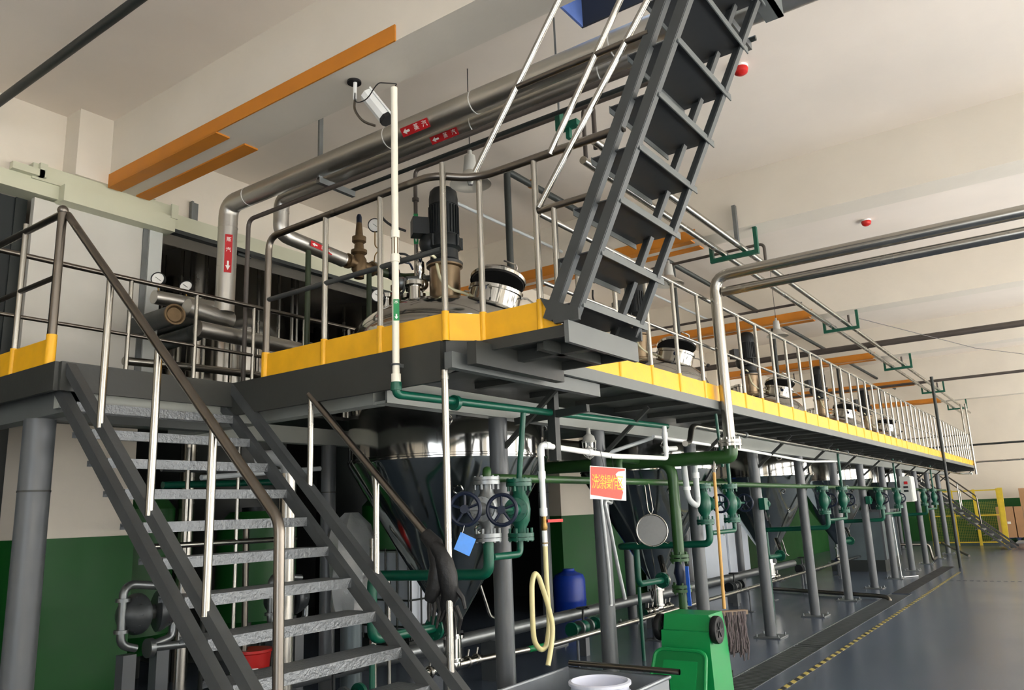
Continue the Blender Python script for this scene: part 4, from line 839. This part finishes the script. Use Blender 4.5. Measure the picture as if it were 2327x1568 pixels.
# upturned wheeled bin with its lid flipped against it
bn = thing('wheelie_bin', 'green wheeled bin standing upside down with black wheels on top', 'bin', (6.3, 2.7, 0))
def taper(x0, x1, y0, y1, z0, z1, i, m_=1.0):
    return [(x0, y0, z0), (x1, y0, z0), (x1, y1, z0), (x0, y1, z0), (x0 + i, y0 + i * m_, z1), (x1 - i, y0 + i * m_, z1), (x1 - i, y1 - i * m_, z1), (x0 + i, y1 - i * m_, z1)]
body = MB().hexa(taper(6.06, 6.46, 2.49, 2.93, 0.03, 0.6, 0.02)).hexa(taper(6.12, 6.43, 2.51, 2.91, 0.6, 0.72, 0.012))
part('body', body, 'bin_green', bn)
part('rim', MB().hexa(taper(6.02, 6.5, 2.46, 2.96, 0.0, 0.05, 0.008)), 'bin_green', bn)
part('back_panel', MB().hexa([(6.065, 2.53, 0.15), (6.08, 2.53, 0.15), (6.08, 2.87, 0.15), (6.065, 2.87, 0.15), (6.085, 2.53, 0.55), (6.1, 2.53, 0.55), (6.1, 2.87, 0.55), (6.085, 2.87, 0.55)]), 'lid_green', bn)
part('axle', MB().cyl((6.16, 2.46, 0.61), (6.16, 2.96, 0.61), 0.012, 10), 'black', bn)
for y, s_ in ((2.475, -1), (2.95, 1)):
    wh = part('wheel', MB().lathe([(0, -0.02), (0.06, -0.02), (0.07, -0.026), (0.1, -0.024), (0.105, -0.012), (0.105, 0.012), (0.1, 0.024), (0.07, 0.026), (0.06, 0.02), (0, 0.02)], (6.16, y, 0.61), (0, 1, 0), 32), 'rubber', bn)
    hb = MB().cyl((6.16, y - 0.03, 0.61), (6.16, y + 0.03, 0.61), 0.018, 12)
    for k in range(6):
        a = pi * k / 3; hb.bar((6.16, y - 0.022, 0.61), (6.16 + 0.06 * math.cos(a), y - 0.022, 0.61 + 0.06 * math.sin(a)), 0.01, 0.01, (0, 1, 0))
    part('hub', hb, 'motor', wh)
lid = part('lid', MB().hexa([(5.78, 2.49, 0.01), (5.8, 2.49, 0.01), (5.8, 2.95, 0.01), (5.78, 2.95, 0.01), (5.99, 2.52, 0.46), (6.01, 2.52, 0.46), (6.01, 2.92, 0.46), (5.99, 2.92, 0.46)]), 'lid_green', bn)
part('lid_rib', MB().hexa([(5.77, 2.56, 0.01), (5.79, 2.56, 0.01), (5.79, 2.86, 0.01), (5.77, 2.86, 0.01), (5.955, 2.57, 0.4), (5.985, 2.57, 0.4), (5.985, 2.85, 0.4), (5.955, 2.85, 0.4)]), 'bin_green', lid)
part('lid_edge', MB().tube([(5.78, 2.48, 0.01), (5.985, 2.51, 0.44), (6.0, 2.56, 0.47), (6.0, 2.88, 0.47), (5.985, 2.93, 0.44), (5.78, 2.96, 0.01)], 0.016, 8, 0.04), 'bin_green', lid)

# grey cart with the white bucket
ct = thing('steel_cart', 'grey sheet-steel cart box in the foreground holding a white bucket', 'cart', (4.35, 2.5, 0))
cx0, cx1, cy0, cy1, zb, zt = 3.6, 4.66, 2.2, 2.92, 0.16, 0.55
part('tray', MB().box(cx0, cx1, cy0, cy1, zb, zb + 0.02).box(cx0, cx1, cy0, cy0 + 0.012, zb, zt).box(cx0, cx1, cy1 - 0.012, cy1, zb, zt).box(cx0, cx0 + 0.012, cy0, cy1, zb, zt).box(cx1 - 0.012, cx1, cy0, cy1, zb, zt), 'cart_grey', ct)
part('rim', MB().tube([(cx0, cy0, zt), (cx1, cy0, zt), (cx1, cy1, zt), (cx0, cy1, zt)], 0.012, 8), 'cart_grey', ct)
part('push_bar', MB().tube([(cx1 + 0.02, cy1, zt + 0.03), (cx1 + 0.02, cy0 - 0.06, zt + 0.03)], 0.017, 14, caps=False).tube([(cx1 + 0.02, cy0 - 0.061, zt + 0.03), (cx1 + 0.02, cy0 + 0.05, zt + 0.03)], 0.013, 14, caps=False), 'rail_dull', ct)
for x in (cx0 + 0.1, cx1 - 0.1):
    for y in (cy0 + 0.08, cy1 - 0.08): part('caster', MB().cyl((x, y - 0.02, 0.05), (x, y + 0.02, 0.05), 0.05, 18).box(x - 0.02, x + 0.02, y - 0.03, y + 0.03, 0.06, zb), 'rubber', ct)
bk = thing('plastic_bucket', 'white plastic bucket with ribbed rim standing in the grey cart', 'bucket', (4.23, 2.44, 0.18))
part('body', MB().lathe([(0, 0.0), (0.15, 0.0), (0.165, 0.3), (0.165, 0.33), (0.18, 0.335), (0.18, 0.35), (0.168, 0.355), (0.168, 0.385), (0.182, 0.39), (0.182, 0.405), (0.165, 0.41), (0.155, 0.4), (0.145, 0.05), (0, 0.05)], (4.23, 2.44, 0.181), n=40), 'bucket_white', bk)

# black gloves on the handrail end
gl = thing('rubber_gloves', 'black rubber gloves drooping over the lower end of the handrail', 'gloves', (3.085, 2.66, 1.1))
def glove(base, tip_dz, off, sgn):
    g = MB(); b = V(base)
    g.tube([b + V((0, 0.06, 0.05)), b, b + V((0.0, -0.03, -0.1)), b + V((off, -0.02, -0.2)), b + V((off, 0.02, -0.27))], [0.034, 0.044, 0.05, 0.046, 0.03], 12)
    for k in range(4):
        q = b + V((off + 0.006 * k, 0.02 - 0.02 * k, -0.25)); g.tube([q, q + V((0.005, -0.012 * k + 0.01, -0.06)), q + V((0.01 * sgn, 0.0, tip_dz - 0.015 * (k % 3)))], [0.012, 0.011, 0.007], 7)
    q = b + V((off, -0.05, -0.16)); g.tube([q, q + V((0.01, -0.04, -0.05)), q + V((0.015, -0.05, -0.1))], [0.015, 0.012, 0.008], 7)
    return g
part('glove', glove((3.085, 2.69, 1.42), -0.12, -0.02, -1), 'rubber', gl)
part('glove', glove((3.075, 2.63, 1.37), -0.13, 0.03, 1), 'rubber', gl)

# junction boxes on columns, cabinet
for x, o_ in ((9.84, 'third tank column nearest the mop'), (13.8, 'column by the fourth green valve pair'), (15.78, 'column before the electrical cabinet')):
    j = thing('junction_box', 'small green junction box with looped cable on the ' + o_, 'box', (x - 0.1, 3.19, 1.56), 'green junction boxes on columns')
    part('box', MB().box(x - 0.16, x - 0.02, 3.14, 3.21, 1.49, 1.63), 'teal', j)
    part('gland', MB().cyl((x - 0.02, 3.175, 1.56), (x + 0.02, 3.175, 1.56), 0.05, 16), 'teal', j)
    part('cable', MB().tube([(x - 0.09, 3.17, 1.49), (x - 0.1, 3.16, 1.38), (x - 0.03, 3.16, 1.35), (x, 3.19, 1.46)], 0.008, 6, 0.05), 'black', j)
ec = thing('electrical_cabinet', 'light grey electrical cabinet fixed to the far columns under the platform', 'cabinet', (19.0, 3.15, 1.5))
part('body', MB().box(18.6, 19.1, 2.9, 3.1, 1.5, 2.03), 'panel_grey', ec)
part('door', MB().box(18.62, 19.08, 2.885, 2.9, 1.52, 2.01), 'panel_grey', ec)
part('label', MB().box(18.592, 18.6, 2.95, 3.02, 1.86, 1.92), 'label_red', ec)
part('label', MB().box(18.592, 18.6, 2.95, 3.04, 1.78, 1.82).box(18.592, 18.6, 2.95, 3.04, 1.7, 1.74), 'motor', ec)

# blue drum against the rear wall
bd = thing('blue_drum', 'blue plastic drum with round shoulder standing deep under the platform', 'drum', (10.85, 6.75, 0))
part('body', MB().lathe([(0, 0), (0.24, 0.0), (0.25, 0.03), (0.25, 0.2), (0.256, 0.22), (0.25, 0.24), (0.25, 0.52), (0.22, 0.6), (0.12, 0.64), (0.1, 0.66), (0, 0.66)], (10.85, 6.7, 0), n=32), 'drum_blue', bd)
part('cap', MB().cyl((10.85, 6.7, 0.66), (10.85, 6.7, 0.69), 0.09, 18), 'drum_blue', bd)

# diaphragm pumps
def pump(x, y, z, label):
    p = thing('diaphragm_pump', label, 'pump', (x, y, 0), 'diaphragm pumps on stands')
    for s_, nm in ((-1, 'chamber'), (1, 'chamber')):
        h = part(nm, MB().lathe([(0, 0.17), (0.04, 0.165), (0.1, 0.13), (0.14, 0.06), (0.15, 0.04), (0.15, 0.015), (0.12, 0.0), (0, 0)], (x + s_ * 0.06, y, z), (s_, -0.25, 0), 26), 'pump_grey', p)
        rb = MB()
        for k in range(10):
            a = 2 * pi * k / 10; rb.bar((x + s_ * 0.2, y - 0.04 + 0.03 * math.cos(a), z + 0.03 * math.sin(a)), (x + s_ * 0.11, y - 0.015 + 0.13 * math.cos(a), z + 0.13 * math.sin(a)), 0.008, 0.02, (s_, 0, 0))
        part('ribs', rb, 'pump_grey', h)
    part('centre_block', MB().cyl((x - 0.08, y, z), (x + 0.08, y, z), 0.055, 18), 'galvanised', p)
    part('manifold', MB().tube([(x + 0.14, y - 0.03, z + 0.18), (x - 0.16, y - 0.03, z + 0.22), (x - 0.22, y - 0.05, z + 0.18), (x - 0.22, y - 0.05, z - 0.2), (x - 0.1, y - 0.05, z - 0.24)], 0.03, 12, 0.06), 'galvanised', p)
    part('manifold', MB().tube([(x + 0.2, y - 0.03, z - 0.08), (x + 0.2, y - 0.03, z - 0.2), (x + 0.05, y - 0.04, z - 0.23)], 0.03, 12, 0.05), 'galvanised', p)
    for zz in (0.1, -0.12): part('union', MB().cyl((x - 0.22, y - 0.05, z + zz), (x - 0.22, y - 0.05, z + zz + 0.025), 0.05, 16), 'galvanised', p)
    part('valve', MB().cyl((x - 0.02, y - 0.06, z - 0.25), (x + 0.02, y - 0.06, z - 0.25), 0.07, 20).cyl((x + 0.02, y - 0.06, z - 0.25), (x + 0.4, y - 0.06, z - 0.27), 0.03, 12), 'galvanised', p)
    for dx in (-0.14, 0.12): part('stand', MB().box(x + dx - 0.05, x + dx + 0.05, y - 0.05, y + 0.05, 0, z - 0.28), 'column_grey', p)
pump(3.45, 5.9, 0.93, 'black diaphragm pump with steel piping on a stand beside the green pier')
pump(5.0, 6.2, 0.86, 'black diaphragm pump partly hidden behind the shiny vertical duct')
rb_ = thing('red_bucket', 'red plastic tub with white label lying low behind the staircase', 'tub', (4.35, 5.7, 0))
part('body', MB().lathe([(0, 0.3), (0.13, 0.3), (0.15, 0.52), (0.16, 0.53), (0.16, 0.55), (0, 0.55)], (4.3, 5.75, 0), n=28), 'red', rb_)
part('label', MB().bar((4.15, 5.67, 0.37), (4.25, 5.6, 0.37), 0.004, 0.1), 'print_white', rb_)
part('stand', MB().cyl((4.3, 5.75, 0), (4.3, 5.75, 0.3), 0.11, 16), 'column_grey', rb_)
du = pipe('shiny_duct', 'wide shiny steel vertical duct with clear elbow behind the staircase', [(3.5, 4.35, 0.0), (3.5, 4.35, 1.86)], 0.055, 'tube', n=24)
part('clear_elbow', MB().tube([(3.5, 4.35, 1.84), (3.5, 4.35, 1.96), (3.42, 4.45, 2.0), (3.36, 4.52, 1.98)], 0.05, 18, 0.06, caps=False), 'plastic_film', du)
part('band', MB().cyl((3.5, 4.35, 1.84), (3.5, 4.35, 1.88), 0.058, 24), 'tube', du)
fb = MB(); ring_ = []
n1, n2 = 9, 18
for i in range(n1):
    for j in range(n2):
        a = 2 * pi * j / n2; z = 1.62 - 0.85 * i / (n1 - 1); R = (0.06, 0.17, 0.21, 0.2, 0.2, 0.19, 0.19, 0.18, 0.16)[i] * (1 + 0.16 * math.sin(5 * a + i * 0.8))
        ring_.append((4.85 + R * math.cos(a), 5.17 + 0 + 0.8 * R * math.sin(a), z))
fb.add(ring_, [(i * n2 + j, i * n2 + (j + 1) % n2, (i + 1) * n2 + (j + 1) % n2, (i + 1) * n2 + j) for i in range(n1 - 1) for j in range(n2)] + [tuple(range(n2 - 1, -1, -1))], True)
fo = thing('wrapped_machine', 'machine on a pedestal wrapped in wrinkled clear plastic film behind the nearest tank', 'machine', (4.85, 5.17, 0))
part('film', fb, 'plastic_film', fo); part('pedestal', MB().cyl((4.85, 5.17, 0), (4.85, 5.17, 1.5), 0.09, 16), 'tank_grey', fo)

# ================================================================== behind the openings and under the platform
for k, (x, y, r, h) in enumerate(((6.35, 9.3, 0.95, 5.1), (4.0, 10.2, 0.9, 5.0), (9.4, 9.6, 0.95, 5.0))):
    s_ = thing('storage_silo', ('large', 'half-hidden', 'farthest')[k] + ' stainless silo standing in the dark room behind the door opening', 'silo', (x, y, 0), 'silos in the rear room')
    part('shell', MB().lathe([(0, 3.0), (r, 3.0), (r, h), (0, h)], (x, y, 0), n=48), 'polish', s_)
    for i in range(9): part('seam_rib', MB().cyl((x - r * math.cos(i * 0.35), y - r * math.sin(i * 0.35), 3.05), (x - r * math.cos(i * 0.35), y - r * math.sin(i * 0.35), h - 0.05), 0.025, 8), 'tube', s_)
    part('shade_skirt', MB().cyl((x, y, 0), (x, y, 3.0), r * 0.9, 32), 'dark_pipe', s_)  # dark cylinder added so the lower silo reads as shade
pipe('silo_pipe', 'tall shiny vertical pipe inside the door opening beside the sliding door', [(5.0, 7.9, 0.0), (5.0, 7.9, 5.2)], 0.085, 'tube', n=18)
# lagged pipes inside the opening at platform height
lp = pipe('lagged_pipe', 'short aluminium-clad pipe joining the steam drop above the rear railing', [(3.58, 6.3, 3.52), (4.3, 6.3, 3.54), (4.3, 8.4, 3.54)], 0.062, 'insulation')
pipe('lagged_pipe', 'horizontal clad pipe ending in a tee below the red steam label', [(3.72, 6.02, 3.4), (4.16, 6.02, 3.36)], 0.08, 'insulation')
pipe('lagged_pipe', 'upper clad pipe with cut end just right of the sliding door', [(4.05, 6.62, 3.62), (4.4, 6.62, 3.6), (4.4, 8.2, 3.6)], 0.05, 'insulation')
lq = pipe('lagged_pipe', 'long clad pipe with capped end lying along the rear railing', [(3.76, 5.9, 3.2), (5.1, 5.9, 3.17)], 0.07, 'insulation', n=20)
pring(lq, (4.45, 5.9, 3.185), 0.077, (1, 0, -0.06), 'insulation', 0.01); part('dark_valve', MB().ball((4.95, 5.9, 3.16), 0.11).cyl((4.85, 5.9, 3.16), (4.88, 5.9, 3.16), 0.11, 18), 'motor', lq)
le = pipe('lagged_pipe', 'dark lagged pipe pointing out of the opening with a reddish open end', [(3.71, 6.8, 3.36), (3.6, 6.0, 3.31)], 0.085, 'dark_pipe', n=20)
part('open_end', MB().lathe([(0.09, 0), (0.09, 0.02), (0.075, 0.02), (0.06, 0.004), (0, 0.004)], (3.6, 6.0, 3.31), (-0.12, -1, 0), 22), 'bronze', le)
pipe('lagged_pipe', 'second dark lagged pipe lower down beside the door stile', [(4.04, 7.2, 3.26), (3.84, 6.05, 3.2)], 0.075, 'dark_pipe')
pipe('deck_pipe', 'shiny steel pipe lying just above the platform floor behind the staircase', [(3.3, 6.2, 2.9), (4.06, 6.2, 2.93), (4.62, 6.2, 2.94), (5.6, 6.2, 2.9)], 0.035, 'tube', 0.1)
gauge((3.61, 6.3, 3.69), (-0.75, -0.66, 0.0), 'white pressure gauge by the sliding door edge', 0.06, [(3.61, 6.3, 3.63), (3.63, 6.3, 3.55)])
gauge((3.88, 6.3, 3.68), (-0.75, -0.66, 0.25), 'tilted pressure gauge above the clad pipes in the opening', 0.06, [(3.88, 6.3, 3.62), (3.9, 6.3, 3.55)])
# pedestal legs / posts seen on the deck
pipe('deck_post', 'olive post standing on the platform in front of the dark opening', [(4.55, 5.2, ZD), (4.55, 5.2, 4.0)], 0.022, 'dark_olive')
# equipment in the shade below the platform, behind the staircase
for k, (x, y, wx, wy, h) in enumerate(((4.6, 8.2, 0.8, 0.8, 1.9), (6.0, 8.0, 0.9, 0.8, 1.7), (8.6, 8.3, 0.9, 0.8, 1.9))):
    t = thing('dark_vessel', ('left', 'middle', 'right')[k] + ' one of three dark green vessels in the rear room', 'vessel', (x, y, 0), 'dark vessels in the rear room')
    part('body', MB().lathe([(0, 0.3), (wx * 0.3, 0.3), (wx * 0.5, 0.5), (wx * 0.5, h - 0.15), (wx * 0.35, h), (0, h)], (x, y, 0), n=28), 'dado', t)
    for sx in (-1, 1):
        for sy in (-1, 1): part('leg', MB().cyl((x + sx * wx * 0.35, y + sy * wx * 0.35, 0), (x + sx * wx * 0.35, y + sy * wx * 0.35, 0.5), 0.03, 8), 'dark_pipe', t)
    part('lid', MB().cyl((x, y, h - 0.02), (x, y, h + 0.05), wx * 0.2, 18), 'motor', t)
for k, (pts, r, m_) in enumerate((([(3.3, 5.6, 1.42), (4.6, 5.6, 1.42)], 0.022, 'tube'), ([(4.0, 5.6, 0.0), (4.0, 5.6, 2.2)], 0.016, 'tube'), ([(3.7, 5.75, 1.58), (4.2, 5.75, 1.58), (4.22, 5.75, 0.6), (4.2, 5.75, 0.0)], 0.026, 'rail_dull'),
        ([(3.7, 6.2, 1.9), (5.2, 6.2, 1.95)], 0.03, 'teal'), ([(3.8, 6.4, 2.05), (5.4, 6.4, 2.05)], 0.025, 'galvanised'), ([(3.8, 6.0, 1.2), (3.8, 6.0, 2.2)], 0.02, 'tube'),
        ([(4.4, 6.6, 0.0), (4.4, 6.6, 2.2)], 0.025, 'dark_pipe'), ([(3.4, 5.2, 1.9), (4.6, 5.3, 2.0)], 0.02, 'pvc_grey'), ([(4.76, 4.82, 0.0), (4.76, 4.82, 1.4)], 0.03, 'tube'), ([(4.92, 4.8, 0.0), (4.92, 4.8, 1.05)], 0.016, 'tube'))):
    lab = ['shiny horizontal tube behind the staircase at handrail height', 'thin shiny upright tube behind the staircase', 'bent grey tube curving down behind the staircase', 'dark green horizontal pipe high behind the staircase',
           'galvanised pipe just under the platform behind the staircase', 'short shiny upright tube above the diaphragm pump', 'dark upright pipe deep behind the staircase', 'pale slanting conduit under the platform behind the staircase',
           'shiny upright tube right of the staircase beside the nearest cone', 'slim shiny tube beside the upright tube by the nearest cone'][k]
    pipe('service_pipe', lab, pts, r, m_, 0.08)
# pallet tank with wire cage behind the nearest column
ib = thing('caged_container', 'white caged container standing behind the nearest platform column', 'container', (7.6, 7.2, 0))
part('bottle', MB().box(7.2, 8.1, 6.7, 7.6, 0.2, 1.15), 'panel_white', ib)
for i in range(6):
    part('cage_bar', MB().cyl((7.16, 6.66 + i * 0.19, 0.15), (7.16, 6.66 + i * 0.19, 1.2), 0.012, 6), 'dark_pipe', ib); part('cage_bar', MB().cyl((7.2 + i * 0.18, 6.66, 0.15), (7.2 + i * 0.18, 6.66, 1.2), 0.012, 6), 'dark_pipe', ib)
for z in (0.3, 0.6, 0.9, 1.18): part('cage_hoop', MB().tube([(7.16, 7.62, z), (7.16, 6.66, z), (8.14, 6.66, z)], 0.012, 6), 'dark_pipe', ib)
part('pallet', MB().box(7.15, 8.15, 6.65, 7.65, 0.0, 0.14), 'dark_pipe', ib)
# white cabinets deep under the platform
for k, x in enumerate((13.85, 15.2, 16.55)):
    c = thing('white_cabinet', ['first', 'second', 'third'][k] + ' of the tall pale cabinets standing against the rear wall under the platform', 'cabinet', (x, 6.5, 0), 'pale cabinets under the platform')
    part('body', MB().box(x, x + 1.28, 6.25, 6.85, 0.06, 2.0), 'panel_white', c); part('plinth', MB().box(x + 0.03, x + 1.25, 6.3, 6.8, 0.0, 0.06), 'dark_pipe', c)
    part('door', MB().box(x + 0.02, x + 1.26, 6.235, 6.25, 0.1, 1.96), 'panel_white', c); part('handle', MB().cyl((x + 1.15, 6.22, 0.95), (x + 1.15, 6.22, 1.15), 0.012, 8), 'tube', c)
gt = thing('grey_basin', 'large grey rectangular basin tank under the far half of the platform', 'tank', (20.3, 4.3, 0))
part('body', MB().box(19.4, 21.2, 3.75, 4.9, 0.25, 1.3), 'tank_grey', gt)
for x in (19.43, 20.3, 21.17): part('rib', MB().box(x - 0.03, x + 0.03, 3.71, 3.75, 0.25, 1.3), 'column_grey', gt)
part('rim', MB().box(19.35, 21.25, 3.7, 4.95, 1.3, 1.34), 'column_grey', gt)
part('skid', MB().box(19.4, 21.2, 3.75, 4.9, 0.0, 0.25), 'dark_pipe', gt)

# ================================================================== far end of the hall
fn = thing('mesh_fence', 'yellow framed wire-mesh safety fence beside the distant staircase', 'fence', (30, 2.8, 0))
for y in (2.18, 2.85, 3.5, 4.2): part('post', MB().box(29.96, 30.04, y - 0.04, y + 0.04, 0, 1.78), 'fence_yellow', fn)
for z in (0.1, 0.95, 1.74): part('rail', MB().box(29.98, 30.02, 2.18, 4.2, z - 0.02, z + 0.02), 'fence_yellow', fn)
wm = MB()
for i in range(40): wm.box(29.996, 30.004, 2.2 + i * 0.05, 2.206 + i * 0.05, 0.1, 1.4)
for i in range(26): wm.box(29.996, 30.004, 2.18, 4.2, 0.1 + i * 0.05, 0.106 + i * 0.05)
tag(part('wire_mesh', wm, 'fence_wire', fn), None, None, None, 'stuff')
part('post', MB().bar((30.0, 2.14, 0.0), (30.0, 2.1, 1.8), 0.1, 0.14), 'fence_yellow', fn)
def carton(x, y, z, wx, wy, h, label):
    c = thing('cardboard_box', label, 'box', (x, y, z), 'cardboard boxes by the far wall')
    part('body', MB().box(x, x + wx, y, y + wy, z, z + h), 'cardboard', c)
    part('flap_seam', MB().box(x - 0.003, x, y + wy * 0.48, y + wy * 0.52, z, z + h), 'mop_board', c)
    part('label', MB().box(x - 0.004, x, y + wy * 0.25, y + wy * 0.45, z + h * 0.44, z + h * 0.52), 'print_white', c)
def pallet(x, y, label):
    p = thing('blue_pallet', label, 'pallet', (x, y, 0), 'blue pallets by the far wall')
    for k in range(5): part('top_board', MB().box(x, x + 1.0, y + k * 0.25, y + k * 0.25 + 0.2, 0.12, 0.145), 'pallet_blue', p)
    for k in range(3): part('runner', MB().box(x, x + 1.0, y + k * 0.55, y + k * 0.55 + 0.1, 0.0, 0.12), 'pallet_blue', p)
pallet(31.9, 1.3, 'left blue plastic pallet under the cardboard boxes'); pallet(31.9, 0.0, 'right blue plastic pallet at the picture edge under boxes')
carton(32.0, 1.95, 0.146, 0.8, 0.5, 1.02, 'tall cardboard box nearest the yellow fence'); carton(32.0, 1.42, 0.146, 0.8, 0.5, 1.02, 'tall cardboard box standing second from the fence')
carton(32.0, 0.75, 0.146, 0.8, 0.62, 1.02, 'tall cardboard box third from the fence at the picture edge'); carton(32.0, 0.95, 1.168, 0.7, 0.75, 0.6, 'cardboard box stacked on top of the others by the far wall')
carton(32.0, 0.1, 0.146, 0.8, 0.6, 1.02, 'tall cardboard box on the right pallet beyond the others')
# loose far details
solo('stay_wire', MB().tube([(13.45, 2.5, 4.46), (17.0, 1.2, 4.3), (20.5, -1.0, 4.12), (24.0, -4.0, 4.2), (28.0, -8.95, 4.6)], 0.006, 6), 'brown_pipe', 'thin sagging cable crossing the air under the far ceiling', 'cable')
for k, y in enumerate((2.58, 2.46)):
    solo('landing_post', MB().cyl((27.54, y, 2.2), (27.54, y, 4.34), 0.03, 12), 'tube', ('inner' if k == 0 else 'outer') + ' of two tall steel posts rising from the far platform end to the overhead pipes', 'post', 'tall posts by the distant staircase')
